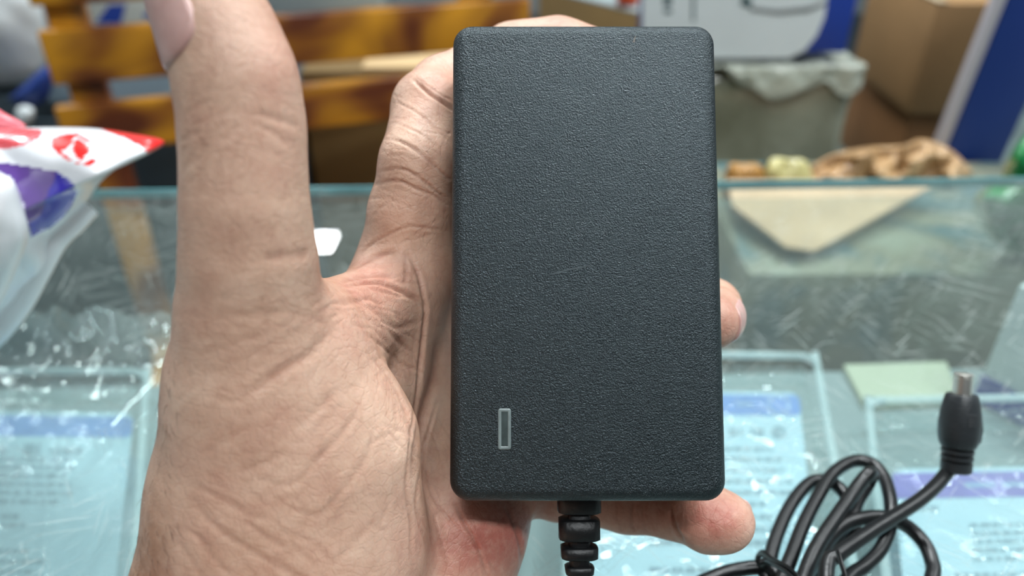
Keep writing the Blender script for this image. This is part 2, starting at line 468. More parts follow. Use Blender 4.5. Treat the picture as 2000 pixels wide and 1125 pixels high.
# loop 3 (narrow upright loop)
path += [gz(1690, 1300, .4), gz(1580, 1330, 1.6), gz(1530, 1300, 2.2), gz(1545, 1210, 2.3), gz(*pc(790, 1080), 2.4), gz(*pc(860, 935), 2.5), gz(*pc(950, 800), 2.6), gz(*pc(1040, 670), 2.7), gz(*pc(1100, 590), 2.9), gz(*pc(1138, 552), 3.1),
         gz(*pc(1150, 560), 2.3), gz(*pc(1125, 620), 1.2), gz(*pc(1070, 710), .9), gz(*pc(1040, 790), .9), gz(*pc(960, 900), .7), gz(*pc(880, 1000), .7), gz(*pc(780, 1120), 1.1)]
# last run over the top to the plug
path += [gz(1540, 1200, 1.9), gz(1490, 1330, 2.4), gz(1560, 1370, 3), gz(1610, 1270, 3.4), gz(*pc(900, 1080), 3.6), gz(*pc(960, 1010), 3.7), gz(*pc(1060, 935), 3.7), gz(*pc(1180, 855), 3.6), gz(*pc(1300, 780), 3.4), gz(*pc(1420, 700), 3.2), gz(*pc(1510, 620), 3.1), gz(*pc(1575, 545), 3.2)]
PB = np.array(at_z(1867, 918, ZG + 0.0160)); PT = np.array(at_d(1882.5, 729, 0.2500))   # plug foot and tip of the barrel
path += [PB + (PT - PB) * 0.04]
cord_pts = catmull(path, 9)
add('cable', *tube(cord_pts, CDR, 14), black_pvc, adapter)
PA = PT - PB; PL = np.linalg.norm(PA); PA = PA / PL
def pr(t, w): return (t * PL, w)
prof = [pr(-.015, .0026), pr(-.015, .0042), pr(0.0, .0047), pr(.05, .0047), pr(.055, .0047), pr(.09, .0047), pr(.092, .0036), pr(.118, .0036), pr(.12, .0048), pr(.155, .0048), pr(.157, .0037), pr(.183, .0037), pr(.185, .0049), pr(.22, .0049), pr(.222, .0038), pr(.247, .0038), pr(.25, .0052),
        pr(.29, .0058), pr(.36, .0062), pr(.48, .0063), pr(.60, .0060), pr(.70, .0054), pr(.765, .0049), pr(.782, .0046), pr(.786, .0042), pr(.785, .0024)]
plug = add('plug', *lathe(PB, PA, prof, 36), black_rubber, adapter); plug.data.set_sharp_from_angle(angle=math.radians(38))
plug['label'] = 'matte black moulded plug with ribbed neck'
bar = add('barrel', *lathe(PB, PA, [pr(.74, .0029), pr(.955, .0029), pr(.958, .0027), pr(.972, .0027), pr(.975, .0030), pr(.992, .0029), pr(1.0, .0025), pr(1.0, .0014), pr(.93, .0013)], 32), steel, plug)
bar.data.set_sharp_from_angle(angle=math.radians(35)); bar['label'] = 'shiny silver barrel contact'
# side fin of the moulded plug and its fine grip lines
side = np.cross(PA, np.array(FWD)); side /= np.linalg.norm(side)
if side[0] < 0: side = -side
front = np.cross(side, PA); front /= np.linalg.norm(front)
if front @ np.array(FWD) > 0: front = -front
def pp(t, s, f): return PB + PA * PL * t + side * s + front * f
finV = []
for t, w in ((.24, .0058), (.30, .0074), (.42, .0077), (.56, .0070), (.68, .0056), (.72, .0048)):
    for f, q in ((-.0024, 0.0), (-.0024, 1), (.0012, 1), (.0012, 0.0)):
        finV.append(pp(t, .003 if q == 0 else w, f - .001))
finF = [(i * 4 + k, i * 4 + (k + 1) % 4, (i + 1) * 4 + (k + 1) % 4, (i + 1) * 4 + k) for i in range(5) for k in range(4)] + [(3, 2, 1, 0), (20, 21, 22, 23)]
add('side_fin', finV, finF, black_rubber, plug, smooth=False)
GV, GF = [], []
for k in range(5):
    t = .50 + k * .027; r = .00645 - max(0, (t - .48)) * .0035
    for j in range(7):
        a = math.radians(-8 + j * 7)
        for dt, dr in ((-.005, 0), (0, .00022), (.005, 0)):
            GV.append(pp(t + dt, math.sin(a) * (r + dr), math.cos(a) * (r + dr)))
    b = k * 21
    for j in range(6):
        for i in range(2): GF.append((b + j * 3 + i, b + j * 3 + i + 1, b + (j + 1) * 3 + i + 1, b + (j + 1) * 3 + i))
add('grip_lines', GV, GF, black_rubber, plug)

# twist tie round the coil
tie = []
for (x, y, k) in ((960, 985, 5.2), (975, 1040, 5.0), (1000, 1125, 4.8), (1010, 1240, 4.2), (960, 1290, 4.6), (860, 1230, 4.9), (760, 1160, 4.9), (700, 1100, 4.6), (640, 1062, 3.9), (590, 1035, 3.0), (548, 1000, 2.4), (522, 1008, 1.6), (512, 1040, 1.2), (530, 1066, 1.0), (565, 1055, 1.9), (600, 1062, 3.4), (680, 1110, 4.9), (740, 1165, 5.2), (830, 1225, 5.2)):
    p = gz(*pc(x, y), k); tie.append(p)
tc = catmull(tie, 8)
tt = thing('twist_tie', 'thin black twist tie wound around the coiled cord', 'tie', tie[12])
add('tie_strip', *tube(tc, 0.0011, 10, 0.00055), black_pvc, tt)

# ------------------------------------------------------------------ the hand: a distance field of tapered bones, polygonised, creased
STEP = 1.0
LO = np.array([-118.0, -205.0, 12.0]); HI = np.array([74.0, 92.0, 250.0])
NG = np.ceil((HI - LO) / STEP).astype(int) + 1
AXS = [LO[i] + STEP * np.arange(NG[i]) for i in range(3)]
def new_field(): return np.full(tuple(NG), 30.0, dtype=np.float32)
def smin(a, b, k):
    h = np.clip(0.5 + 0.5 * (b - a) / k, 0, 1)
    return b * (1 - h) + a * h - k * h * (1 - h)
def bone(fld, p, q, k):
    """smooth-union of a tapered capsule; p, q = (centre mm, radius)"""
    (a, ra), (b, rb) = p, q
    R = max(ra, rb) + k + 6
    i0 = np.maximum(np.floor((np.minimum(a, b) - R - LO) / STEP).astype(int), 0); i1 = np.minimum(np.ceil((np.maximum(a, b) + R - LO) / STEP).astype(int) + 1, NG)
    if (i1 <= i0).any(): return
    X, Y, Z = [AXS[i][i0[i]:i1[i]].astype(np.float32) for i in range(3)]
    ba = b - a; L2 = max(float(ba @ ba), 1e-6)
    dx, dy, dz = X[:, None, None] - a[0], Y[None, :, None] - a[1], Z[None, None, :] - a[2]
    t = np.clip((dx * ba[0] + dy * ba[1] + dz * ba[2]) / L2, 0, 1)
    d = np.sqrt((dx - t * ba[0]) ** 2 + (dy - t * ba[1]) ** 2 + (dz - t * ba[2]) ** 2) - (ra + (rb - ra) * t)
    s = (slice(i0[0], i1[0]), slice(i0[1], i1[1]), slice(i0[2], i1[2]))
    fld[s] = smin(fld[s], d.astype(np.float32), k)
def J(px, py, z, r): return (cmm(px, py, z), r)
def M(x, y, z, r): return (np.array([x, y, z], dtype=float), r)
def chain(fld, pts, k):
    for a, b in zip(pts[:-1], pts[1:]): bone(fld, a, b, k)
Wr, Wu = J(432, 1330, 172, 19.5), J(690, 1330, 184, 18.0)
fld = new_field()
# forearm and wrist
fd = np.array([0, -0.488, -0.875])
for w, dx, r in ((Wr, -4, 25), (Wu, 6, 24)):
    e = w[0] + fd * 168 + np.array([dx, 0, 0]); e[1] = max(e[1], -176)
    chain(fld, [w, (w[0] * 0.5 + e * 0.5 + np.array([0, 2, 0]), (w[1] + r) / 2 + .5), (e, r)], 10)
bone(fld, Wr, Wu, 10)
# palm
IM, MM, RM, PM = J(806, 512, 213, 14), J(895, 600, 230, 13), J(930, 760, 227, 12.5), J(960, 905, 223, 12)
for w0, m in ((J(520, 1285, 184, 18), IM), (J(580, 1290, 190, 17.5), MM), (J(640, 1295, 188, 17), RM), (J(700, 1300, 189, 16.5), PM)):
    bone(fld, w0, m, 9)
chain(fld, [J(745, 1265, 191, 17), J(870, 1085, 203, 17), J(905, 1000, 206, 15.5), J(950, 930, 217, 12.5)], 9)
# thenar mass, thumb metacarpal and web
chain(fld, [J(405, 1265, 172, 20), J(488, 950, 166, 18.6), J(508, 760, 159, 16.8), J(492, 610, 151, 13.4)], 8)
chain(fld, [J(560, 735, 166, 18), J(604, 880, 171, 22), J(610, 1060, 176, 23), J(560, 1240, 176, 21)], 10)
chain(fld, [J(560, 660, 164, 13), J(665, 640, 184, 10), J(760, 575, 203, 10.5)], 8)
# thumb
thumb = [J(492, 610, 151, 13.4), J(487, 500, 145, 11.6), J(480, 400, 141, 10.5), J(477, 300, 139, 10.0), J(473, 225, 138, 9.9), J(457, 140, 137, 9.7), J(424, 55, 136.5, 9.1), J(390, -25, 136, 8.2), J(368, -62, 135.5, 7.0)]
chain(fld, thumb, 4)
bone(fld, J(482, 160, 134.5, 6.3), J(432, 50, 134, 5.6), 5)     # pulp
# fingers
index = [IM, J(806, 420, 206, 11.6), J(818, 320, 201, 10.0), J(838, 210, 211, 9.8), J(866, 176, 219, 9.3), J(1000, 106, 229, 8.8), J(1090, 95, 229, 8.8), J(1150, 104, 227, 7.6)]
middle = [MM, J(1040, 570, 235, 10), J(1180, 552, 238, 9.4), J(1290, 570, 236, 8.8), J(1388, 602, 228, 8.5), J(1392, 620, 215, 8.1), J(1390, 628, 207, 7.4)]
ring = [RM, J(1040, 780, 232, 10), J(1160, 800, 233, 9.2), J(1310, 830, 226, 8.4), J(1342, 848, 220, 7.6)]
pinky = [PM, J(1090, 955, 218, 8.6), J(1225, 984, 214, 7.7), J(1318, 996, 208, 7.5), J(1388, 1014, 201, 8.3), J(1417, 1020, 199, 7.4)]
for f in (index, middle, ring, pinky):
    g = new_field(); chain(g, f, 2.5)
    if f is index: bone(g, J(1040, 90, 226, 6.4), J(1120, 92, 224, 6), 4)
    if f is pinky: bone(g, J(1375, 1018, 197, 6.2), J(1405, 1022, 196, 6), 4)
    ctr = np.array([q[0] for q in f]); j0 = np.maximum(((ctr.min(0) - 32 - LO) / STEP).astype(int), 0); j1 = np.minimum(((ctr.max(0) + 32 - LO) / STEP).astype(int), NG)
    bs = tuple(slice(a, b) for a, b in zip(j0, j1))
    fld[bs] = smin(fld[bs], g[bs], 5.0)
    del g
# flesh gives way to the case it holds
i0 = np.maximum(np.floor((np.array([-22, -66, 165]) - LO) / STEP).astype(int), 0); i1 = np.minimum(np.ceil((np.array([56, 72, 226]) - LO) / STEP).astype(int), NG)
s = tuple(slice(a, b) for a, b in zip(i0, i1))
P = np.stack(np.meshgrid(*[AXS[i][i0[i]:i1[i]] for i in range(3)], indexing='ij'), -1)
ad = (adapter_sdf(P) - 0.25).astype(np.float32)
fld[s] = -smin(-fld[s], ad, 1.2)
del P, ad
def surface_nets(D):
    neg = D < 0
    nx, ny, nz = D.shape
    cnt = np.zeros((nx - 1, ny - 1, nz - 1), dtype=np.int8)
    for a in (0, 1):
        for b in (0, 1):
            for c_ in (0, 1): cnt += neg[a:nx - 1 + a, b:ny - 1 + b, c_:nz - 1 + c_]
    act = (cnt > 0) & (cnt < 8); del cnt
    ci = np.argwhere(act); idx = np.full(act.shape, -1, dtype=np.int32); idx[act] = np.arange(len(ci))
    acc = np.zeros((len(ci), 3)); num = np.zeros(len(ci))
    corner = [np.array((a, b, c_)) for a in (0, 1) for b in (0, 1) for c_ in (0, 1)]
    val = {tuple(k): D[ci[:, 0] + k[0], ci[:, 1] + k[1], ci[:, 2] + k[2]].astype(float) for k in corner}
    for k in corner:
        for ax in range(3):
            if k[ax]: continue
            k2 = k.copy(); k2[ax] = 1
            a, b = val[tuple(k)], val[tuple(k2)]
            m = (a < 0) != (b < 0); t = np.where(m, a / np.where(a == b, 1, a - b), 0)
            p = np.repeat(k[None].astype(float), len(ci), 0); p[:, ax] += t
            acc[m] += p[m]; num += m
    V = LO + STEP * (ci + acc / num[:, None])
    Q = []
    for ax in range(3):
        s0 = [slice(0, n) for n in D.shape]; s1 = list(s0); s0[ax] = slice(0, D.shape[ax] - 1); s1[ax] = slice(1, D.shape[ax])
        a, b = neg[tuple(s0)], neg[tuple(s1)]
        e = np.argwhere(a != b)
        u, v = [(1, 2), (2, 0), (0, 1)][ax]
        e = e[(e[:, u] > 0) & (e[:, v] > 0) & (e[:, u] < D.shape[u] - 1) & (e[:, v] < D.shape[v] - 1)]
        def cell(du, dv):
            q = e.copy(); q[:, u] += du; q[:, v] += dv
            return idx[q[:, 0], q[:, 1], q[:, 2]]
        quad = np.stack([cell(-1, -1), cell(0, -1), cell(0, 0), cell(-1, 0)], 1)
        sgn = a[e[:, 0], e[:, 1], e[:, 2]]
        quad[~sgn] = quad[~sgn][:, ::-1]
        Q.append(quad)
    return V, np.concatenate(Q)
HV, HQ = surface_nets(fld); del fld
def smooth_mesh(V, Q, it, lam=0.5):
    e = np.concatenate([Q[:, [0, 1]], Q[:, [1, 2]], Q[:, [2, 3]], Q[:, [3, 0]]]); e = np.concatenate([e, e[:, ::-1]])
    n = np.bincount(e[:, 0], minlength=len(V)).astype(float)
    for k in range(it):
        S = np.stack([np.bincount(e[:, 0], weights=V[e[:, 1], j], minlength=len(V)) for j in range(3)], 1) / n[:, None]
        V = V + (lam if k % 2 == 0 else -lam * 0.98) * (S - V)
    return V
HV = smooth_mesh(HV, HQ, 6)
def subdivide(V, Q):
    e = np.sort(np.concatenate([Q[:, [0, 1]], Q[:, [1, 2]], Q[:, [2, 3]], Q[:, [3, 0]]]), axis=1)
    key = e[:, 0].astype(np.int64) * len(V) + e[:, 1]
    uq, inv = np.unique(key, return_inverse=True); inv = inv.reshape(4, len(Q)) + len(V)
    mid = (V[uq // len(V)] + V[uq % len(V)]) / 2; cen = V[Q].mean(1); c_ = np.arange(len(Q)) + len(V) + len(uq)
    m0, m1, m2, m3 = inv
    Q2 = np.concatenate([np.stack(t, 1) for t in ((Q[:, 0], m0, c_, m3), (Q[:, 1], m1, c_, m0), (Q[:, 2], m2, c_, m1), (Q[:, 3], m3, c_, m2))])
    return np.concatenate([V, mid, cen]), Q2
co, HQ = subdivide(HV, HQ)
co = smooth_mesh(co, HQ, 8)
nv = len(co)
fn = np.cross(co[HQ[:, 2]] - co[HQ[:, 0]], co[HQ[:, 3]] - co[HQ[:, 1]])
no = np.stack([sum(np.bincount(HQ[:, k], weights=fn[:, j], minlength=nv) for k in range(4)) for j in range(3)], 1)
no /= np.linalg.norm(no, axis=1)[:, None] + 1e-12
me2 = bpy.data.meshes.new('hand')
me2.vertices.add(nv); me2.loops.add(len(HQ) * 4); me2.polygons.add(len(HQ))
me2.loops.foreach_set('vertex_index', HQ.astype(np.int32).ravel())
me2.polygons.foreach_set('loop_start', np.arange(len(HQ), dtype=np.int32) * 4)
pix = c2px(co)
toward = -(co * no).sum(1) / np.linalg.norm(co, axis=1)       # 1 = faces the palm side
CREASES = [  # points, depth mm, half width mm
    ([(498, 216), (525, 228), (564, 240), (583, 249)], .45, .7), ([(492, 234), (528, 258), (570, 285)], .3, .7), ([(354, 276), (372, 267), (390, 255)], .35, .5),
    ([(384, 294), (402, 258), (408, 216)], .25, .6), ([(381, 318), (399, 288), (420, 258), (432, 240)], .3, .7), ([(357, 222), (387, 207), (408, 195)], .2, .5),
    ([(356, 330), (375, 306), (395, 272)], .2, .5), ([(352, 300), (368, 285), (384, 276)], .2, .4),
    ([(511, 503), (560, 502), (605, 493)], .5, 1.1), ([(420, 619), (490, 612), (560, 610), (612, 622), (647, 640)], .25, .9), ([(385, 696), (455, 671), (525, 650)], .25, .9),
    ([(449, 791), (518, 748), (560, 717), (602, 692), (623, 671), (647, 647)], .7, 1.1), ([(580, 833), (617, 801), (655, 763)], .3, .9), ([(393, 885), (435, 861), (477, 833)], .25, .9),
    ([(459, 922), (505, 908), (552, 885)], .3, .8), ([(496, 927), (557, 948), (599, 922), (659, 852)], .35, .8), ([(370, 945), (431, 973), (487, 1006), (524, 1015)], .4, .8),
    ([(375, 978), (417, 1025), (468, 1062), (533, 1100), (580, 1125), (640, 1160)], .55, .9), ([(477, 1015), (520, 1048), (561, 1071)], .35, .8), ([(561, 992), (622, 1006), (659, 969)], .3, .8),
    ([(384, 1048), (421, 1095), (454, 1125)], .35, .8), ([(342, 1048), (379, 1104), (400, 1140)], .3, .8), ([(626, 1006), (678, 946), (716, 890), (729, 843)], .35, .7),
    ([(600, 916), (665, 851), (699, 799)], .35, .8), ([(640, 1110), (690, 1060), (740, 1010)], .25, .8), ([(560, 1040), (610, 1060), (650, 1100)], .25, .7),
    ([(828, 640), (820, 718), (807, 812), (798, 899), (794, 963), (803, 1028), (803, 1071), (806, 1130)], .45, .5), ([(854, 666), (850, 726), (828, 804), (813, 881), (807, 942)], .9, 1.5),
    ([(854, 782), (828, 873), (824, 916), (813, 993), (841, 1097)], .45, .5), ([(828, 899), (841, 959), (867, 1002), (900, 1041)], .35, .45), ([(716, 653), (750, 680), (785, 713), (815, 720)], .3, .5),
    ([(656, 551), (691, 544), (733, 539), (768, 541)], .6, .8), ([(660, 562), (705, 553), (740, 553), (775, 565), (810, 583), (831, 604)], .8, .7), ([(677, 530), (740, 499), (775, 492)], .5, .8),
    ([(791, 492), (793, 525), (792, 555)], .35, .6), ([(796, 496), (817, 537), (827, 583), (831, 604), (827, 646), (819, 716), (817, 772)], .6, .6),
    ([(690, 590), (730, 585), (758, 625), (779, 640), (824, 625)], .35, .8), ([(700, 500), (735, 470), (790, 445), (810, 443), (873, 450)], .35, .5), ([(660, 600), (700, 590), (745, 620), (775, 665), (812, 690)], .35, .8),
    ([(806, 154), (838, 182), (866, 200), (886, 216)], .8, .6), ([(812, 150), (846, 176), (884, 200)], .3, .4), ([(775, 200), (810, 217), (845, 245), (880, 280)], .3, .4), ([(766, 238), (803, 252), (831, 266), (856, 290)], .2, .35),
    ([(761, 270), (796, 283), (831, 308), (862, 336), (880, 353)], .4, .45), ([(750, 305), (785, 302), (815, 318)], .2, .35), ([(740, 336), (782, 329), (817, 346), (852, 374), (876, 390)], .5, .5), ([(715, 364), (775, 353), (810, 367), (845, 381), (880, 402)], .5, .5),
    ([(700, 392), (742, 386), (780, 395), (810, 410)], .2, .4), ([(858, 300), (870, 270), (884, 252)], .15, .3), ([(820, 400), (840, 385), (868, 392)], .15, .3),
    ([(1237, 978), (1234, 1018), (1241, 1040)], .5, .5), ([(1205, 980), (1206, 1010), (1212, 1038)], .2, .4), ([(1309, 985), (1318, 1025), (1335, 1058)], .6, .55), ([(1255, 985), (1256, 1015), (1262, 1040)], .25, .4),
    ([(985, 983), (1003, 1021), (1017, 1067), (1019, 1110)], .6, .6), ([(884, 976), (905, 1018), (933, 1067), (954, 1130)], .5, .55), ([(846, 1000), (860, 1050), (880, 1110)], .25, .4),
    ([(900, 1041), (940, 1075), (975, 1125)], .2, .4), ([(716, 690), (760, 740), (790, 800), (800, 850)], .25, .5), ([(740, 650), (775, 700), (800, 745)], .2, .45),
]
rs = np.random.RandomState(11)
for (cx, cy, ex, ey, ang, ln_, cnt, dep, wid) in (  # families of fine wrinkles: centre, spread, direction, length, how many
        (560, 800, 200, 230, -38, 80, 34, .11, .55), (560, 1000, 200, 120, -40, 80, 22, .11, .5), (480, 1040, 120, 90, 32, 90, 22, .15, .55), (600, 900, 180, 150, 20, 60, 16, .09, .5),
        (480, 640, 120, 60, -12, 70, 12, .10, .6), (470, 410, 90, 90, 88, 60, 14, .08, .5), (420, 290, 50, 60, -58, 55, 12, .16, .5), (520, 260, 50, 40, 20, 45, 8, .14, .5), (470, 130, 80, 60, 75, 50, 8, .07, .5),
        (810, 290, 60, 110, 30, 60, 34, .12, .28), (800, 380, 80, 40, 18, 70, 16, .13, .28), (770, 450, 90, 50, -25, 70, 14, .12, .35), (850, 130, 30, 30, 40, 40, 8, .1, .25),
        (740, 590, 70, 60, 15, 70, 16, .16, .4), (780, 660, 50, 60, 40, 60, 14, .15, .35), (800, 780, 25, 100, 62, 60, 14, .15, .35), (850, 900, 30, 110, 80, 70, 12, .14, .32), (900, 1050, 90, 60, 55, 60, 16, .11, .32),
        (1260, 1010, 80, 20, 84, 34, 16, .10, .28), (1400, 1010, 50, 50, 30, 50, 8, .05, .25), (420, 720, 80, 120, 5, 60, 14, .09, .6)):
    for _ in range(cnt):
        x, y = cx + ex * rs.uniform(-1, 1), cy + ey * rs.uniform(-1, 1); a = math.radians(ang + rs.normal(0, 13)); Lh = ln_ * rs.uniform(.5, 1.2) / 2; bow = rs.normal(0, .12) * Lh
        CREASES.append(([(x - math.cos(a) * Lh, y - math.sin(a) * Lh), (x - math.sin(a) * bow, y + math.cos(a) * bow), (x + math.cos(a) * Lh, y + math.sin(a) * Lh)], dep * rs.uniform(.6, 1.3), wid))
disp = np.zeros(nv); crs = np.zeros(nv); front_ok = np.clip((toward + 0.05) / 0.35, 0, 1)
mm_px = co[:, 2] / F
for pts, dep, wid in CREASES:
    C2 = catmull(pts, 5); w = wid * (0.85 if np.mean(C2[:, 0]) < 735 and not (640 < np.mean(C2[:, 0]) and np.mean(C2[:, 1]) < 640) else 0.8)
    lo, hi = C2.min(0) - 40, C2.max(0) + 40
    m = np.where((pix[:, 0] > lo[0]) & (pix[:, 0] < hi[0]) & (pix[:, 1] > lo[1]) & (pix[:, 1] < hi[1]) & (front_ok > 0))[0]
    if not len(m): continue
    best = np.full(len(m), 1e9); along = np.zeros(len(m)); pm = pix[m]
    nseg = len(C2) - 1
    for i in range(nseg):
        a, b = C2[i], C2[i + 1]; ba = b - a
        t = np.clip(((pm - a) @ ba) / (ba @ ba + 1e-9), 0, 1); d = np.linalg.norm(pm - a - t[:, None] * ba, axis=1)
        u = d < best; best[u] = d[u]; along[u] = (i + t[u]) / nseg
    d = best * mm_px[m]; fade = np.clip(np.minimum(along, 1 - along) * 5 + 0.15, 0, 1)
    g = np.exp(-(d / w) ** 2) * fade * front_ok[m]; sh = np.exp(-((d - 2.0 * w) / (1.3 * w)) ** 2) * fade * front_ok[m]
    kf = 0.42 if np.mean(C2[:, 0]) < 735 and not (640 < np.mean(C2[:, 0]) and np.mean(C2[:, 1]) < 640) else 0.85
    dep = dep * kf; disp[m] += -dep * g + dep * 0.28 * sh
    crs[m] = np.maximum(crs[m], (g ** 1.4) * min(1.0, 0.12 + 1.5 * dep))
co = co + no * disp[:, None]
# pigment masks
def blob(x, y, rx, ry): return np.exp(-(((pix[:, 0] - x) / rx) ** 2 + ((pix[:, 1] - y) / ry) ** 2))
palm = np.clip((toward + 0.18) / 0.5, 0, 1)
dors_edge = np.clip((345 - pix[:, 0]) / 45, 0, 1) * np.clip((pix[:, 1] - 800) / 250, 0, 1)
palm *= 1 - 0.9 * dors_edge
red = 0.9 * blob(1400, 1015, 75, 60) + 0.9 * blob(1000, 1040, 130, 90) + 0.5 * blob(720, 545, 90, 45) + 0.3 * blob(700, 640, 70, 70) + 0.35 * blob(540, 120, 60, 120) + 0.5 * blob(1430, 620, 60, 70) + 0.35 * blob(860, 150, 60, 40) + 0.3 * blob(1090, 40, 100, 30) + .4 * blob(900, 1090, 110, 90) + .5 * blob(1250, 1010, 90, 50)
red *= front_ok
base = co.copy(); W = c2w(co)
hand_loc = c2w(Wu[0])
me2.vertices.foreach_set('co', (W - hand_loc).ravel())
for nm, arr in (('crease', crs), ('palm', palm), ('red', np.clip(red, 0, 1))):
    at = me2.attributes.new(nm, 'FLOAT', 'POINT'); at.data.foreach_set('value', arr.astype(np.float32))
me2.polygons.foreach_set('use_smooth', [True] * len(me2.polygons))
me2.update(calc_edges=True); me2.validate()
sk = NT('skin'); c = sk.coord()
def attr(nm): a = sk.n('Attribute', attribute_name=nm); return a.outputs['Fac']
n1 = sk.noise(c, 110, 4, 0.6); n2 = sk.noise(c, 420, 3, 0.6)
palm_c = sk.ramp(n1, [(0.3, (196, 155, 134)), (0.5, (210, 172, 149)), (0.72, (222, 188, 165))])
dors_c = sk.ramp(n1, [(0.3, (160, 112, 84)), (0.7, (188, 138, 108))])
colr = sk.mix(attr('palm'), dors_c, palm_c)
colr = sk.mix(sk.math('MULTIPLY', attr('red'), 0.85), colr, lin((172, 86, 76)))
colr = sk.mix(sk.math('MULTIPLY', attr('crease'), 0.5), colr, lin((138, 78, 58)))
dn = sk.n('TexNoise'); sk.l(c, dn.inputs['Vector']); dn.inputs['Scale'].default_value = 70; dn.inputs['Detail'].default_value = 3
dv_ = sk.n('VectorMath', operation='MULTIPLY_ADD'); sk.l(dn.outputs['Color'], dv_.inputs[0]); dv_.inputs[1].default_value = (0.012, 0.012, 0.012); sk.l(c, dv_.inputs[2])
def lines(scale, wid):
    v = sk.n('TexVoronoi', feature='DISTANCE_TO_EDGE'); sk.l(dv_.outputs[0], v.inputs['Vector']); v.inputs['Scale'].default_value = scale
    r = sk.n('MapRange'); r.interpolation_type = 'SMOOTHSTEP'; sk.l(v.outputs['Distance'], r.inputs[0]); r.inputs[1].default_value = 0.0; r.inputs[2].default_value = wid; r.inputs[3].default_value = 1; r.inputs[4].default_value = 0
    return r.outputs[0]
ln2 = lines(330, 0.08)
colr = sk.mix(sk.math('MULTIPLY', ln2, sk.math('MULTIPLY', attr('palm'), 0.10)), colr, lin((150, 88, 68)))
n3 = sk.noise(c, 45, 3, 0.6)
colr = sk.mix(sk.math('MULTIPLY', sk.math('SUBTRACT', n3, 0.47, True), 0.7, True), colr, lin((204, 138, 122)))
colr = sk.mix(sk.math('MULTIPLY', sk.math('SUBTRACT', n2, 0.42, True), 0.9), colr, lin((226, 190, 168)))
v1 = sk.n('TexVoronoi', feature='DISTANCE_TO_EDGE'); sk.l(sk.coord('Object', (1, 1, .6)), v1.inputs['Vector']); v1.inputs['Scale'].default_value = 900
fine = sk.math('MULTIPLY', sk.math('MINIMUM', v1.outputs['Distance'], 0.12), 4.0)
wr = sk.noise(sk.coord('Object', (1, 1, 2.2)), 220, 4, 0.65, 0.8)
nb = sk.bump(wr, 0.0004, 0.35); nb = sk.bump(fine, 0.00012, 0.5, nb); nb = sk.bump(n2, 0.0002, 0.5, nb); nb = sk.bump(sk.math('SUBTRACT', 1.0, ln2), 0.00007, 0.5, nb)
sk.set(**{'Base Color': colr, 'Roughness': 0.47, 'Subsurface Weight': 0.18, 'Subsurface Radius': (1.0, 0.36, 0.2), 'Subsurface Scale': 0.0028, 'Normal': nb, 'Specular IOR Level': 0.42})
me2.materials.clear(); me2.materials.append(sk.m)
hand = bpy.data.objects.new('person', me2); hand.location = hand_loc; COL.objects.link(hand)
tagit(hand, 'left hand of a person, thumb upright, fingers closed behind the black adapter', 'person')

# nails
nm_ = NT('fingernail'); c = nm_.coord(); q = nm_.noise(c, 300, 2)
nm_.set(**{'Base Color': nm_.ramp(q, [(.3, (202, 160, 152)), (.7, (214, 176, 168))]), 'Roughness': 0.3, 'Subsurface Weight': 0.1, 'Subsurface Scale': 0.002})
from mathutils.bvhtree import BVHTree
def nail(a, ra, b, rb, toward_dir, half_ang, t0, t1, lift=0.45, over=1.0):
    """curved shield on the bone a-b; toward_dir = the way the nail faces"""
    ax = b - a; Lb = np.linalg.norm(ax); ax = ax / Lb
    n = toward_dir - ax * (toward_dir @ ax); n /= np.linalg.norm(n); s_ = np.cross(ax, n)
    mid = (a + b) / 2; near = np.linalg.norm(co - mid, axis=1) < Lb * 1.0 + 22
    sel = near[HQ].all(1); ids = np.unique(HQ[sel]); mp_ = np.full(nv, -1); mp_[ids] = np.arange(len(ids))
    bvh = BVHTree.FromPolygons([tuple(p) for p in co[ids]], [tuple(int(i) for i in f) for f in mp_[HQ[sel]]])
    NU, NV = 17, 15; V = []
    last_r = {}
    for layer in (0, 1):
        for j in range(NV):
            for i in range(NU):
                u = i / (NU - 1) * 2 - 1; v = j / (NV - 1)
                cut = 0.30 * (1 - math.sqrt(max(0, 1 - abs(u) ** 2.6)))
                t = t0 + cut * (t1 - t0) + (t1 - t0) * (1 - cut - 0.12 * abs(u) ** 3) * v
                ang = u * half_ang
                tt_ = min(max(t, 0), 1); r = (ra + (rb - ra) * tt_) + lift + 0.25 * math.cos(u * 1.5) - (0.55 if layer else 0) - 0.35 * abs(u) ** 4 - (0.4 if v == 0 else 0)
                dirn = n * math.cos(ang) + s_ * math.sin(ang); o0 = a + ax * Lb * t
                hit = bvh.ray_cast(Vector(o0 + dirn * 16), Vector(-dirn), 15.5) if t < 1.02 else (None,)
                if hit[0] is not None: r = 16 - hit[3] + 0.22 * min(1, lift) + 0.3 - (0.75 if layer else 0) - 0.3 * abs(u) ** 4 - (0.3 if v == 0 else 0); last_r[(i, layer)] = r
                elif (i, layer) in last_r: r = last_r[(i, layer)] - 0.1
                V.append(o0 + dirn * r)
    Fc = []; o_ = NU * NV
    for j in range(NV - 1):
        for i in range(NU - 1):
            k = j * NU + i
            Fc.append((k, k + 1, k + 1 + NU, k + NU)); Fc.append((o_ + k, o_ + k + NU, o_ + k + NU + 1, o_ + k + 1))
    rim = [i for i in range(NU)] + [j * NU + NU - 1 for j in range(1, NV)] + [(NV - 1) * NU + i for i in range(NU - 2, -1, -1)] + [j * NU for j in range(NV - 2, 0, -1)]
    for i in range(len(rim)):
        p, q = rim[i], rim[(i + 1) % len(rim)]; Fc.append((p, p + o_, q + o_, q))
    o = add('fingernail', c2w(np.array(V)), Fc, nm_.m, hand)
    return o
o = nail(thumb[5][0], thumb[5][1], thumb[8][0] + np.array([0, -1.0, 0]), 8.0, np.array([-0.72, .1, -0.69]), math.radians(46), 0.16, 1.12, 0.75)
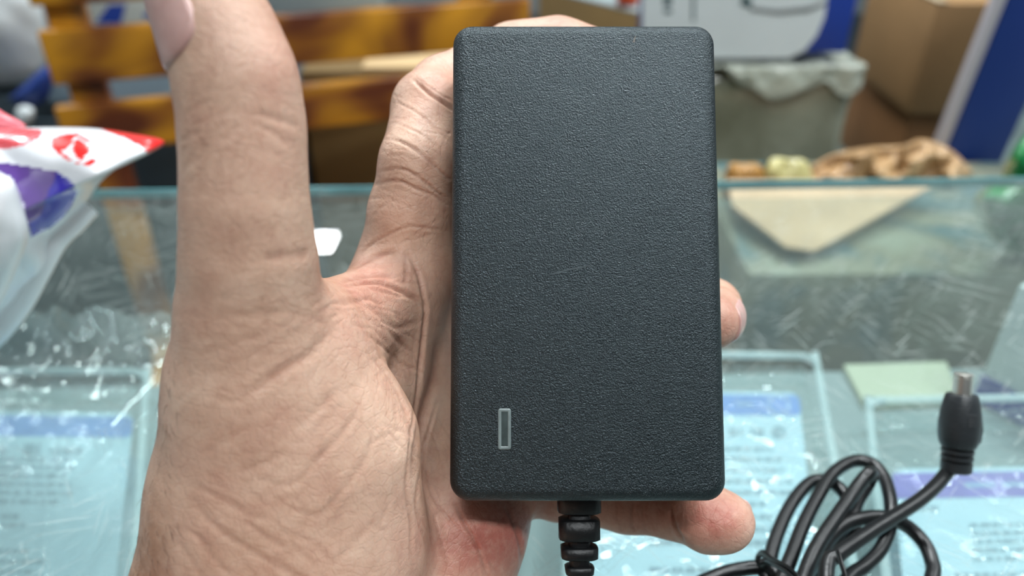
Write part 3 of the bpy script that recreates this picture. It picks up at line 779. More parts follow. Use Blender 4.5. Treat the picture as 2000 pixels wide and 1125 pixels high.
o['label'] = 'pale pink thumbnail facing left'
nail(middle[4][0], 8.4, middle[6][0], 7.4, np.array([.9, 0, 0.5]), math.radians(42), 0.35, 1.1, .2)
nail(pinky[3][0], 7.5, pinky[5][0], 7.4, np.array([.25, -.05, 1.0]), math.radians(46), 0.45, 1.28, .35)
nail(index[5][0], 8.7, index[7][0], 7.2, np.array([0, .25, 1.0]), math.radians(46), 0.4, 1.2, .3)
nail(ring[3][0], 8.4, ring[4][0], 7.6, np.array([.5, 0, 0.9]), math.radians(46), 0.1, 1.9, .3)
# fine hairs on the back-of-hand edge at the wrist
hv = np.where((pix[:, 1] > 700) & (pix[:, 1] < 1160) & (pix[:, 0] < 350) & (np.abs(toward) < 0.75) & (co[:, 2] < 190))[0]
hair_m = plain('dark_hair', (92, 62, 46), 0.5, 0.1)
HVs, HFs = [], []
if len(hv):
    for i in np.random.choice(hv, 420):
        p = co[i]; n = no[i]
        d = np.array([0.55, -0.75, 0]) + 0.25 * np.random.randn(3) + n * 0.25
        d = d / np.linalg.norm(d); Lh = np.random.uniform(1.6, 3.6)
        pts = [p, p + d * Lh * .5 + n * .18, p + d * Lh + n * .1]
        V, Fc = tube(c2w(np.array(pts)), [0.000035, 0.00003, 0.000012], 3, cap=False)
        b = len(HVs); HVs += V.tolist(); HFs += [tuple(x + b for x in f) for f in Fc]
    o = add('arm_hair', np.array(HVs), HFs, hair_m, hand); o['kind'] = 'stuff'

#BACKGROUND
# ------------------------------------------------------------------ soft closed shapes from an outline on an upright plane
def pillow(out_px, y, thick, n=200, rings=40, lean=0.0, crumple=0.0, cs=30.0, ctr=None, seed=0, flat=0.5, sharp=0.5):
    """closed puffy body: outline through pixel points on the plane at distance y, swollen both ways"""
    C = catmull([np.array(p, float) for p in out_px], 14, True)
    seg = np.linalg.norm(np.roll(C, -1, 0) - C, axis=1); s = np.concatenate([[0], np.cumsum(seg)])
    tt = np.linspace(0, s[-1], n, endpoint=False); Cc = np.vstack([C, C[:1]])
    O = np.stack([np.interp(tt, s, Cc[:, k]) for k in (0, 1)], 1)
    c0 = O.mean(0) if ctr is None else np.array(ctr, float)
    rad = [math.sin((k / rings) * math.pi / 2) for k in range(rings + 1)]
    V, PXY = [], []
    def put(p, t, side):
        w = np.array(at_y(p[0], p[1], y)); d = thick * (max(0, 1 - t ** 2)) ** flat * side
        if crumple:
            q = Vector((w[0] * cs + seed, w[2] * cs, side * 3 + seed))
            cr = (noise.noise(q) + 0.5 * noise.noise(q * 2.3) + (0.6 * abs(noise.noise(q * 1.4 + Vector((9, 9, 9)))))) * crumple * min(1, (1 - t) * 5 + 0.15)
            d += side * cr
        w = np.array(at_y(p[0], p[1], y - d)); V.append(w); PXY.append(p)
    for side in (1, -1):
        for k in range(rings, 0, -1):
            if side < 0 and k == rings: continue
            for p in O: put(c0 + (p - c0) * rad[k], rad[k], side)
        put(c0, 0, side)
    Fc = []; cen1 = rings * n
    for r in range(rings - 1):
        for k in range(n):
            a, b = r * n + k, r * n + (k + 1) % n
            Fc.append((a, a + n, b + n, b))
    for k in range(n): Fc.append(((rings - 1) * n + k, cen1, (rings - 1) * n + (k + 1) % n))
    base = cen1 + 1
    ring_i = lambda r, k: (k % n) if r == 0 else base + (r - 1) * n + (k % n)
    for r in range(rings - 1):
        for k in range(n): Fc.append((ring_i(r, k), ring_i(r, k + 1), ring_i(r + 1, k + 1), ring_i(r + 1, k)))
    cen2 = base + (rings - 1) * n
    for k in range(n): Fc.append((ring_i(rings - 1, k), ring_i(rings - 1, k + 1), cen2))
    return np.array(V), Fc, np.array(PXY)
def solo(name, V, Fc, mat, label, cat, group=None, **kw):
    V = np.asarray(V); loc = np.array([V[:, 0].mean(), V[:, 1].mean(), V[:, 2].min()])
    o = add(name, V, Fc, mat, None, loc, **kw); return tagit(o, label, cat, group)

# ------------------------------------------------------------------ shopping bag on the left of the counter
white_film = plain('white_bag_film', (238, 240, 244), 0.28, 0.02, 20, Coat_Weight=0.6, Coat_Roughness=0.08)
red_film = plain('red_bag_print', (226, 42, 40), 0.28, 0.06, 40, Coat_Weight=0.5, Coat_Roughness=0.1)
pink_film = plain('pink_bag_print', (240, 120, 130), 0.28, 0.1, 60, Coat_Weight=0.6, Coat_Roughness=0.1)
purple_film = plain('purple_bag_print', (104, 74, 150), 0.22, 0.16, 40, Coat_Weight=0.8, Coat_Roughness=0.08)
violet_film = plain('violet_bag_print', (62, 52, 176), 0.22, 0.16, 50, Coat_Weight=0.6, Coat_Roughness=0.1)
BY = 0.288
out = [(322, 275), (292, 300), (240, 322), (200, 352), (170, 396), (140, 436), (112, 478), (98, 540), (60, 592), (18, 650), (-60, 735), (-170, 745), (-330, 690), (-360, 420), (-300, 280), (-120, 252), (20, 250), (100, 248), (180, 250), (250, 259)]
BV, BF, BP = pillow(out, BY, 0.034, 260, 70, crumple=0.006, cs=26, ctr=(-40, 450), seed=3)
red_tip = [(176, 244), (212, 258), (250, 272), (272, 284), (289, 300), (340, 280), (330, 262), (250, 250)]
disc = [(98, 282), (104, 270), (122, 263), (150, 261), (172, 272), (190, 290), (208, 296), (192, 298), (198, 308), (180, 302), (187, 318), (172, 324), (156, 322), (132, 312), (112, 298)]
disc_sq = [(149, 268), (181, 289), (158, 314), (139, 294)]
disc_gap = [(118, 296), (136, 288), (147, 264), (186, 286), (196, 304), (160, 320), (150, 318)]
oval = [(-90, 250), (40, 250), (82, 254), (76, 270), (56, 282), (20, 290), (-90, 292)]
purple = [(-120, 330), (10, 318), (60, 326), (112, 336), (136, 352), (150, 376), (142, 398), (122, 424), (100, 444), (62, 462), (52, 440), (46, 400), (22, 346), (-10, 332)]
violet = [(112, 336), (136, 352), (150, 376), (142, 398), (122, 424), (100, 444), (62, 462), (56, 436), (80, 420), (92, 380)]
side_n = 70 * 260 + 1
fm = []
for f in BF:
    x, y = BP[list(f)].mean(0); front = max(f) < side_n
    k = 0
    if inside(red_tip, x, y): k = 1
    elif front and inside(disc, x, y): k = 1 if inside(disc_sq, x, y) or not inside(disc_gap, x, y) else 0
    elif front and inside(oval, x, y): k = 2 if (math.sin(x * .35 + y * 0.9) > -0.2) else 1
    elif front and inside(violet, x, y): k = 4
    elif front and inside(purple, x, y): k = 3
    fm.append(k)
BV[:, 2] = np.where(BV[:, 2] < ZG + .012, ZG + .0006 + .0114 * np.clip((BV[:, 2] - ZG + .03) / .042, 0, 1), BV[:, 2])
bag = solo('shopping_bag', BV, BF, white_film, 'puffy white plastic shopping bag with red and purple print at left', 'bag', mats=[white_film, red_film, pink_film, purple_film, violet_film], fmat=fm)
# the folded red strip above its back edge and the white side fold in front
V, Fc, _ = pillow([(-120, 232), (-20, 212), (12, 222), (52, 247), (20, 252), (-60, 262), (-120, 262)], BY + .012, 0.006, 80, 12, crumple=.002, cs=40)
fo = add('folded_edge', V, Fc, pink_film, bag); fo['label'] = 'red and pink folded top edge'
V, Fc, _ = pillow([(-8, 340), (26, 352), (44, 400), (56, 446), (52, 480), (24, 545), (-10, 606), (-70, 640), (-130, 600), (-120, 400), (-60, 345)], BY - .036, 0.012, 120, 24, crumple=.003, cs=30)
add('side_fold', V, Fc, white_film, bag)
V, Fc = tube(catmull([np.array(at_y(px, py, BY - d)) for px, py, d in ((168, 402, .002), (140, 432, .008), (104, 468, .013), (70, 530, .016), (40, 586, .016), (0, 640, .014), (-50, 690, .01))], 8), 0.0055, 10)
add('bottom_fold', V, Fc, white_film, bag)

# ------------------------------------------------------------------ packs under the glass
card_m = plain('pale_blue_card', (184, 208, 222), 0.5, 0.04, 20)
band_b = plain('blue_print', (112, 144, 206), 0.45, 0.1, 60)
band_p = plain('purple_print', (132, 120, 190), 0.45, 0.12, 60)
ink_m = plain('grey_ink', (142, 164, 178), 0.6, 0.1, 60)
pale_ink = plain('pale_ink', (150, 172, 206), 0.6, 0.1, 60)
shell_m = clear_mat('blister_shell', (0.93, 0.97, 0.97, 1), 0.05, (205, 220, 220), 0.06, 1.5, False, 0.004, 60)
film_m = clear_mat('clear_bag_film', (0.95, 0.97, 0.97, 1), 0.10, (215, 225, 225), 0.04, 1.6, False, 0.00015, 60)
rim_m = clear_mat('shell_rim_plastic', (0.95, 0.98, 0.98, 1), 0.42, (215, 232, 235), 0.08, 1.5)
ZC = ZS + 0.040
def quad_interp(q, u, v):
    a, b, c_, d = [np.array(p, float) for p in q]       # TL TR BR BL
    return (a * (1 - u) + b * u) * (1 - v) + (d * (1 - u) + c_ * u) * v
def pack(label, q, shell_q, band, band_m, rows, bold, extra):
    Q = [np.array(at_z(px, py, ZC)) for px, py in q]; S = [np.array(at_z(px, py, ZC)) for px, py in shell_q]
    loc = np.mean(S, axis=0); loc[2] = ZS
    t = thing('blister_pack', label, 'pack', loc, 'blister packs under the counter glass')
    def on(u, v, dz=0.0): p = quad_interp(Q, u, v); p[2] = ZC + dz; return p
    # card with rounded corners
    pts = []
    for cx, cy, a0 in ((.94, .05, -90), (.94, .95, 0), (.06, .95, 90), (.06, .05, 180)):
        for k in range(6):
            a = math.radians(a0 + 18 * k); pts.append((cx + .06 * math.cos(a), cy + .05 * math.sin(a)))
    V = [on(u, v, 0) for u, v in pts] + [on(u, v, -.0006) for u, v in pts]; n = len(pts)
    add('card_insert', V, [tuple(range(n))] + [tuple(range(2 * n - 1, n - 1, -1))] + [(k, k + n, (k + 1) % n + n, (k + 1) % n) for k in range(n)], card_m, t, smooth=False)
    (u0, v0, u1, v1) = band
    bp = [(u0, v0), (u1 - .02, v0), (u1, v0 + .02), (u1, v1 - .02), (u1 - .02, v1), (u0, v1)]
    add('colour_band', [on(u, v, .0002) for u, v in bp], [tuple(range(6))], band_m, t, smooth=False)
    def bars(items, m, nm):
        V, Fc = [], []
        for (a, b, c_, d) in items:
            k = len(V); V += [on(a, b, .0004), on(c_, b, .0004), on(c_, d, .0004), on(a, d, .0004)]; Fc.append((k, k + 1, k + 2, k + 3))
        o = add(nm, V, Fc, m, t, smooth=False); o['kind'] = 'stuff'
    items = []
    for (v, h, a, b) in rows:
        x = a
        while x < b - .01:
            w = random.uniform(.012, .05); items.append((x, v, min(x + w, b), v + h)); x += w + random.uniform(.006, .014)
    bars(items, ink_m, 'fine_print')
    if bold: bars(bold, pale_ink, 'band_print')
    for (u, v, r, m) in extra:
        V, Fc = [], []
        for k in range(28):
            a = 2 * math.pi * k / 28
            V += [on(u + r * .78 * math.cos(a), v + r * .78 * math.sin(a), .0005), on(u + r * math.cos(a), v + r * math.sin(a), .0005)]
        for k in range(28): Fc.append((2 * k, 2 * k + 1, (2 * k + 3) % 56, (2 * k + 2) % 56))
        add('round_mark', V, Fc, m, t, smooth=False)
    # shell: a flat flange, a raised tray with rounded shoulders
    def sh(u, v):
        p = quad_interp(S, u, v); e = min(u, 1 - u, v, 1 - v)
        e = e if e > 0 else 0
        k = min(1.0, max(0.0, (e - .035) / .05)); h = k * k * (3 - 2 * k)
        p[2] = ZC - .012 + .021 * h + .0012 * noise.noise(Vector((p[0] * 70, p[1] * 70, 1)))
        return p
    V, Fc = grid(60, 60, sh)
    add('clear_shell', V, [f[::-1] for f in Fc], shell_m, t)
    rim = []
    for cx, cy, a0 in ((.90, .07, -90), (.90, .93, 0), (.10, .93, 90), (.10, .07, 180)):
        for k in range(7):
            a = math.radians(a0 + 15 * k); p = quad_interp(S, cx + .07 * math.cos(a), cy + .05 * math.sin(a)); p[2] = ZC + .0085; rim.append(p)
    rim.append(rim[0])
    add('shell_rim', *tube(catmull(rim, 4), 0.0021, 8), rim_m, t)
    # tray sides under the card so that the pack stands on the shelf
    V = [on(u, v, -.0008) for u, v in ((.05, .05), (.95, .05), (.95, .95), (.05, .95))]; V += [np.array([p[0], p[1], ZS]) for p in V]
    add('inner_tray', V, [(0, 1, 2, 3), (7, 6, 5, 4), (0, 4, 5, 1), (1, 5, 6, 2), (2, 6, 7, 3), (3, 7, 4, 0)], card_m, t, smooth=False)
rw = lambda v0, n, dv, h, a, b: [(v0 + i * dv, h, a, b - random.uniform(0, .12)) for i in range(n)]
pack('clear blister pack with blue band at left below the clear film', [(-190, 800), (262, 806), (215, 1230), (-330, 1230)], [(-240, 742), (312, 742), (285, 1275), (-400, 1275)], (0.0, .03, 1, .15), band_b,
     rw(.27, 6, .042, .02, .25, .80) + [(.21, .04, .42, .49), (.195, .06, .56, .64), (.21, .04, .67, .80)] + rw(.55, 2, .04, .018, .3, .72) + rw(.70, 3, .04, .02, .3, .75), None, [])
pack('clear blister pack with blue band and round emblem beside the adapter', [(1150, 762), (1560, 766), (1608, 1230), (1120, 1230)], [(1110, 706), (1600, 712), (1700, 1280), (1080, 1280)], (0.02, .02, 1.0, .135), band_b,
     [(.205, .04, .66, .72), (.205, .04, .76, .82), (.205, .04, .86, .92)] + rw(.30, 9, .05, .018, .3, .93) + rw(.80, 4, .04, .018, .3, .9), [(.70, .065, .78, .085)], [(.90, .078, .055, pale_ink), (.885, .225, .03, ink_m)])
pack('clear blister pack with purple band at the right end of the counter', [(1742, 916), (2230, 908), (2300, 1290), (1780, 1300)], [(1668, 800), (2280, 790), (2380, 1340), (1720, 1350)], (0.0, .03, 1, .19), band_p,
     [(.235, .03, .10, .17)] + rw(.34, 5, .045, .02, .28, .8) + rw(.6, 1, .05, .02, .2, .7), [(.28, .10, .40, .13), (.43, .10, .55, .13), (.58, .10, .7, .13)], [])
# clear crinkled bag lying over the left pack
FP = [(30, 560), (372, 576), (330, 1270), (-140, 1270)]
FOLDS = [([(335, 800), (262, 870), (205, 925), (170, 960)], .0042, 32), ([(330, 900), (290, 960), (240, 1040), (196, 1120), (150, 1220)], .0048, 36), ([(345, 960), (300, 1040), (262, 1130)], .0022, 18),
         ([(250, 560), (200, 640), (120, 720)], .0026, 24), ([(120, 640), (90, 740), (40, 850)], .0040, 26), ([(330, 640), (290, 700), (230, 760)], .004, 16), ([(120, 900), (90, 1000), (70, 1100)], .002, 12)]
FOLDS = [(catmull(p, 8), h, w) for p, h, w in FOLDS]
def film(u, v):
    q = quad_interp(FP, u, v); p = np.array(at_z(q[0], q[1], ZC + .027))
    z = .021 * (.5 - v) + .0035 * max(.3, 1 - 1.4 * v) * noise.noise(Vector((u * 3, v * 4, 5))) + .0016 * max(.2, 1 - 1.6 * v) * noise.noise(Vector((u * 9, v * 9, 2)))
    z += max(0, 1 - v / .34) * (.007 * noise.noise(Vector((u * 9, v * 16, 7))) + .004 * abs(noise.noise(Vector((u * 18, v * 30, 3)))))
    for C_, h, w in FOLDS:
        d = np.sqrt(((C_ - q) ** 2).sum(1).min()); z += h * math.exp(-(d / w) ** 2)
    p[2] += z - .05 * max(0, .10 - v) / .10
    return p
V, Fc = grid(130, 170, film); Fc = [f[::-1] for f in Fc]
solo('clear_bag', V, Fc, film_m, 'crinkled clear plastic film bag lying over the left pack under the glass', 'bag')
# pale card at the back of the shelf
kc = plain('sage_card', (176, 182, 160), 0.6, 0.05, 20)
V = [np.array(at_z(px, py, ZS + .004)) for px, py in ((1648, 712), (1848, 706), (1878, 782), (1690, 792))]; V += [p - np.array([0, 0, .0038]) for p in V]
solo('loose_card', V, [(0, 1, 2, 3), (7, 6, 5, 4), (0, 4, 5, 1), (1, 5, 6, 2), (2, 6, 7, 3), (3, 7, 4, 0)], kc, 'plain sage coloured card lying at the back of the counter shelf', 'card', smooth=False)
wc = plain('white_carton', (206, 214, 214), 0.45, 0.04, 15)
shade_and_print_grey = plain('grey_side_shade_and_print', (120, 124, 126), 0.5, 0.05, 15)  # shade on the white carton's side put into the colour; also a print grey
blue_m = plain('navy_blue_print', (34, 62, 150), 0.4, 0.08, 10)
WX, WY, WA = 0.338, 0.335, math.radians(-56)
wb = thing('white_box', 'white box with a blue lower edge inside the counter at the right', 'box', (WX, WY, ZS))
box('carton', (WX, WY, ZS + .041), (0.110, 0.070, 0.080), wc, wb, 0.001, rz=WA)
MB = Matrix.Rotation(WA, 3, 'Z')
for off, sz, m_, nm in (((0, -.0357, .010), (.110, .0012, .018), blue_m, 'blue_edge'), ((.0555, 0, .04), (.0012, .069, .078), shade_and_print_grey, 'painted_shade_side')):
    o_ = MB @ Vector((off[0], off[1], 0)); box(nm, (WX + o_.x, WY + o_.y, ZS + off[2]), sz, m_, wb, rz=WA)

# ------------------------------------------------------------------ wooden chair behind the counter
wood = NT('swirled_varnished_wood'); c = wood.coord('Object', (1, 1, 2.2))
nz = wood.noise(c, 3.2, 2, 0.45, 2.2); wv = wood.n('TexWave', wave_type='BANDS'); wv.inputs['Scale'].default_value = 2.5; wv.inputs['Distortion'].default_value = 7; wv.inputs['Detail'].default_value = 2; wv.inputs['Detail Scale'].default_value = 0.8
wood.l(c, wv.inputs['Vector'])
wood.set(**{'Base Color': wood.ramp(wood.math('ADD', wood.math('MULTIPLY', nz, .8), wood.math('MULTIPLY', wv.outputs['Fac'], .22)), [(0.36, (104, 54, 32)), (0.45, (146, 88, 38)), (0.53, (180, 120, 38)), (0.66, (222, 154, 42))]), 'Roughness': 0.25, 'Specular IOR Level': 0.5})
wood = wood.m
p0 = at_y(70, 63, 0.97); p1 = at_z(1037, -2, p0.z)
ce = (p1 - p0); CL = ce.length; ce.normalize(); cn = Vector((ce.y, -ce.x, 0)).normalized()
if cn.y > 0: cn = -cn                                           # toward the viewer
on = lambda px, py: at_plane(px, py, p0, cn)
chair = thing('wooden_chair', 'varnished wooden slat back chair with swirled grain behind the counter', 'chair', (p0.x + ce.x * CL / 2, p0.y + ce.y * CL / 2, 0))
def slat(a, b, ztop, zbot):
    o = p0 + ce * a; o.z = zbot
    return add_bm('slat', box_bm(o, ce * (b - a), -cn * 0.020, Vector((0, 0, ztop - zbot)), 0.004, 3), wood, chair, auto=35)
dl = lambda px, py: (on(px, py) - p0).dot(ce)
slat(dl(56, 5), CL * .99, p0.z + .155, on(60, 14).z)
slat(0, CL, p0.z, on(93, 169).z)
slat(dl(104, 214), CL * .985, on(104, 212).z, on(124, 303).z)
for a in (dl(121, 30), CL - .075):
    o = p0 + ce * a - cn * 0.0205 - ce * .023; o.z = 0.0
    add_bm('post', box_bm(o, ce * .046, -cn * 0.030, Vector((0, 0, p0.z + .10)), 0.003), wood, chair, auto=35)
    o = p0 + ce * a + cn * 0.30 - ce * .023; o.z = 0.0
    add_bm('leg', box_bm(o, ce * .046, -cn * 0.040, Vector((0, 0, .43)), 0.003), wood, chair, auto=35)
for k in range(5):
    o = p0 + ce * .03 + cn * (.005 + .066 * k); o.z = .43
    add_bm('seat_slat', box_bm(o, ce * (CL - .05), cn * .058, Vector((0, 0, .02)), 0.003), wood, chair, auto=35)

# ------------------------------------------------------------------ things behind the chair
slate = plain('slate_grey_steel', (60, 72, 80), 0.4, 0.05, 5)
kraft = plain('kraft_board', (146, 112, 72), 0.75, 0.07, 9, bump=0.0006, bscale=30)
kraft_d = plain('dark_kraft_board', (118, 94, 54), 0.75, 0.07, 9)
kraft_lit = plain('lit_kraft_board', (205, 175, 130), 0.75, 0.06, 12)  # paler kraft: light falling on the carton's top is put into the colour
tape_m = plain('brown_tape', (150, 120, 82), 0.25, 0.05, 20)
grey_print = plain('grey_carton_print', (158, 170, 172), 0.5, 0.04, 12)
CZ = at_y(200, 200, 1.2).z
cb = thing('steel_cabinet', 'low slate grey steel cabinet behind the wooden chair', 'cabinet', (-0.8, 1.55, 0))
box('body', (-0.8, 1.56, CZ / 2), (0.90, 0.70, CZ), slate, cb, 0.004)
for x in (-1.02, -0.58): box('door', (x, 1.204, CZ / 2), (0.425, 0.014, CZ - .06), slate, cb, 0.003)
ws = plain('white_sack_weave', (226, 234, 236), 0.55, 0.07, 14, bump=0.001, bscale=60)
V, Fc, PXs = pillow([(-140, -60), (0, -70), (58, -50), (84, 20), (92, 80), (86, 128), (70, 150), (30, 164), (-60, 170), (-150, 150)], 1.26, 0.07, 120, 20, crumple=.012, cs=8)
dz = CZ - V[:, 2].min(); V[:, 2] += dz
sack = solo('white_sack', V, Fc, ws, 'pale grey white sack standing at the far upper left', 'sack')
V, Fc, _ = pillow([(18, 196), (40, 172), (74, 140), (98, 126), (104, 160), (92, 196), (60, 206)], 1.16, 0.02, 80, 12, crumple=.006, cs=14)
solo('blue_bag', V, Fc, plain('blue_bag_film', (40, 66, 140), 0.4, 0.1, 20), 'dark blue crumpled bag below the white sack', 'bag')
V, Fc, _ = pillow([(32, 214), (48, 206), (66, 214), (64, 236), (48, 250), (32, 240)], 1.14, 0.018, 60, 12, crumple=.006, cs=20)
solo('paper_ball', V, Fc, ws, 'small crumpled white ball below the blue bag', 'paper')
def carton(name, label, c_, s_, m, rz=0.0, tape=True, bev=.003):
    t = thing(name, label, 'box', (c_[0], c_[1], c_[2] - s_[2] / 2), None)
    box('body', c_, s_, m, t, bev, rz=rz)
    if tape: box('tape', (c_[0], c_[1], c_[2] + s_[2] / 2 + .0004), (s_[0] * .98, .048, .0008), tape_m, t, rz=rz)
    return t
a, b = at_y(150, 40, 1.50), at_y(345, 40, 1.50)
t = carton('printed_box', 'white box with blue print seen between the two upper chair slats', ((a.x + b.x) / 2, 1.62, CZ + .11), (b.x - a.x, .22, .22), plain('cream_carton', (206, 206, 196), .5, .03), tape=False)
def patch(name, pts_px, y, m, par, dy=.0015):
    V = [np.array(at_y(px, py, y - dy)) for px, py in pts_px]; V += [p + np.array([0, dy * .8, 0]) for p in V]; n = len(pts_px)
    return add(name, V, [tuple(range(n)), tuple(range(2 * n - 1, n - 1, -1))] + [(k, (k + 1) % n, (k + 1) % n + n, k + n) for k in range(n)], m, par, smooth=False)
patch('blue_print', [(186, 46), (212, 10), (246, 8), (236, 46)], 1.51, blue_m, t)
patch('blue_print', [(281, 36), (306, 33), (306, 24), (281, 26)], 1.51, blue_m, t)
# khaki carton behind the chair's right half, with open flap
KY = p1.y + .075; ka = at_y(585, 150, KY); kb = at_y(985, 150, KY); kz = at_y(700, 140, KY).z
t = thing('open_carton', 'large khaki carton behind the right half of the chair', 'box', ((ka.x + kb.x) / 2, KY + .20, 0))
box('body', ((ka.x + kb.x) / 2, KY + .20, kz / 2), (kb.x - ka.x, .40, kz), kraft_d, t, .003)
box('flap', ((ka.x + kb.x) / 2 + .05, KY + .105, kz + .003), (kb.x - ka.x - .10, .20, .004), kraft_lit, t)
box('flap', ((ka.x + kb.x) / 2, KY + .305, kz + .003), (kb.x - ka.x, .19, .004), kraft_d, t)
a, b = at_y(470, 20, KY + .27), at_y(720, 20, KY + .27)
carton('grey_box', 'pale grey box standing on the khaki carton', ((a.x + b.x) / 2 + .02, KY + .34, kz + .0065 + .075), (min(b.x - a.x, .30), .12, .15), grey_print, tape=False)
# tall carton right of the chair, near corner hidden by the case
cr_ = at_y(1266, 32, 1.72); cl_ = at_z(1090, -12, cr_.z); d_ = (cl_ - cr_); d_.z = 0; w_ = d_.length; d_.normalize(); nrm = Vector((-d_.y, d_.x, 0))
if nrm.y < 0: nrm = -nrm
t = thing('tall_carton', 'tall brown carton just above the top of the adapter', 'box', (cr_.x, cr_.y, 0))
add_bm('body', box_bm((cr_.x, cr_.y, 0), d_ * w_ * 1.25, nrm * .22, (0, 0, cr_.z), .003), kraft_d, t, auto=35)
add_bm('flap', box_bm((cr_.x, cr_.y, cr_.z + .0005), d_ * w_ * 1.25, nrm * .10, (0, 0, .004), 0), grey_print, t)
V, Fc = lathe(np.array(at_y(1206, 12, 1.80)), (1, .15, 0), [(0, .004), (0, .022), (.002, .025), (.04, .025), (.042, .022), (.042, .004)], 28)
V[:, 2] += cr_.z + .005 - V[:, 2].min()
solo('tape_roll', V, Fc, plain('orange_red_tape', (206, 74, 30), .35, .1), 'orange red roll lying on the tall brown carton', 'tape')

# ------------------------------------------------------------------ low table at right with parcels
table_m = plain('grey_green_top', (96, 110, 108), 0.4, 0.3, 8)
TZ = 0.62
tb = thing('low_table', 'low grey green table behind the counter carrying the parcels', 'table', (0.82, 1.09, 0))
box('tabletop', (0.82, 1.09, TZ - .015), (1.16, 1.06, .03), table_m, tb, .003)
for x in (.30, 1.34):
    for y in (.62, 1.56): box('leg', (x, y, (TZ - .03) / 2), (.05, .05, TZ - .03), slate, tb, .003)
# wrapped parcel
wrap = NT('clear_wrapped_khaki'); c = wrap.coord(); q = wrap.noise(c, 7, 3, .6, .8)
wrap.set(**{'Base Color': wrap.ramp(q, [(.35, (118, 118, 98)), (.65, (146, 148, 130))]), 'Roughness': .35, 'Coat Weight': .7, 'Coat Roughness': .12, 'Normal': wrap.bump(wrap.noise(wrap.coord('Object', (1, 1, .5)), 22, 3, .6, 1.0), .006)})
PYF = 1.06
pa = at_y(1376, 142, PYF); pb = at_y(1682, 142, PYF); pz = pa.z
def parcel_bm():
    bm = box_bm((pa.x, PYF, TZ), (pb.x - pa.x, 0, 0), (0, .30, 0), (0, 0, pz - TZ), .022, 4)
    bmesh.ops.subdivide_edges(bm, edges=bm.edges, cuts=5, use_grid_fill=True)
    for v in bm.verts:
        if v.co.z > TZ + .01:
            q = v.co * 13; k = .010 * (1.6 if v.co.z > pz - .03 else .8)
            v.co += Vector((noise.noise(q) * k, noise.noise(q + Vector((5, 5, 5))) * k, noise.noise(q + Vector((11, 2, 7))) * k - .002))
    return bm
t = thing('wrapped_parcel', 'khaki grey parcel wrapped in crinkled clear plastic right of the adapter', 'parcel', ((pa.x + pb.x) / 2, PYF + .15, TZ))
add_bm('bundle', parcel_bm(), wrap.m, t, smooth=True)
sheen_wrap = plain('loose_wrap_painted_sheen', (182, 188, 174), .3, .1, 16, Coat_Weight=.6)  # opaque pale sheet; highlights on the clear plastic are put into its colour
def loose(u, v):
    x = pa.x - .004 + (pb.x - pa.x + .004) * u; y = PYF - .010 + .27 * max(0, v - .22) / .78
    z = pz + .012 if v > .22 else pz + .012 - (.22 - v) * .20 * max(.06, 0.5 + 1.5 * noise.noise(Vector((u * 4, 3.4, 1))))
    n_ = noise.noise(Vector((u * 9, v * 7, 2))) + .6 * noise.noise(Vector((u * 20, v * 16, 4)))
    return np.array([x, y - (.005 * n_ if v < .22 else 0), z + .0045 * n_])
add('loose_wrap_sheen', *grid(60, 40, loose), sheen_wrap, t)
# white box with blue corner print, standing on the parcel
bz = pz + .027; by = at_z(1500, 103, bz).y; ba = at_y(1268, 100, by); bb = at_y(1652, 100, by)
bt = at_y(1500, -60, by).z
t = thing('appliance_box', 'white box with blue rounded corner print standing on the wrapped parcel', 'box', ((ba.x + bb.x) / 2, by + .10, bz))
box('body', ((ba.x + bb.x) / 2, by + .06, (bz + bt) / 2), (bb.x - ba.x, .12, bt - bz), blue_m, t, .002)
white_print = plain('white_carton_print', (224, 232, 234), .45, .04, 12)
curve = [(1255, 114), (1540, 114), (1572, 98), (1595, 70), (1610, 35), (1616, 0), (1616, -58), (1255, -58)]
patch('white_panel', curve, by, white_print, t)
dk = plain('dark_teal_ink', (66, 92, 98), .5, .1)
for pts in ([(1297, 26), (1312, 26), (1312, 18), (1297, 18)], [(1296, 10), (1312, 10), (1312, -6), (1296, -6)], [(1352, 42), (1357, 42), (1357, -10), (1352, -10)]):
    patch('dark_print', pts, by, dk, t, .0022)
patch('dark_print', [(1446, 10), (1466, 16), (1470, 2), (1452, -12)], by, dk, t, .0022)
arc = [(1466, 14), (1520, 20), (1580, 14), (1616, 2), (1614, 8), (1580, 24), (1520, 29), (1466, 22)]
patch('grey_arc_print', arc[::-1], by, shade_and_print_grey, t, .0022)
# two cartons, corner toward the viewer
def corner_carton(name, label, c0, l1, r1, zt, zb, m_l, extend=1.0):
    """c0 near corner point; l1, r1 points to the left and right on the same height"""
    el = Vector((l1.x - c0.x, l1.y - c0.y, 0)); er = Vector((r1.x - c0.x, r1.y - c0.y, 0))
    er = Vector((-el.y, el.x, 0)).normalized() * er.length if er.length else er
    if er.x < 0: er = -er
    t = thing(name, label, 'box', (c0.x + (el.x + er.x) / 2, c0.y + (el.y + er.y) / 2, zb), 'brown cartons stacked at right')
    add_bm('body', box_bm((c0.x, c0.y, zb), el * extend, er, (0, 0, zt - zb), .004), m_l, t, auto=35)
    return t, el, er
k0 = at_y(1771, 224, 1.12); kl = at_z(1660, 137, k0.z); kr = at_z(1870, 196, k0.z)
ztop = at_y(1845, 6, k0.y).z
t, el, er = corner_carton('brown_carton', 'upper brown carton with its corner toward the counter, beside the blue panel', k0, kl, kr, ztop, k0.z, kraft)
add_bm('edge_tape', box_bm(Vector((k0.x, k0.y, ztop + .0005)) , el, er * .12, (0, 0, .001)), plain('pale_tape', (186, 168, 140), .3, .05), t)
q0 = k0 + Vector((.012, -.004, 0)) + (el.normalized() * -.0)
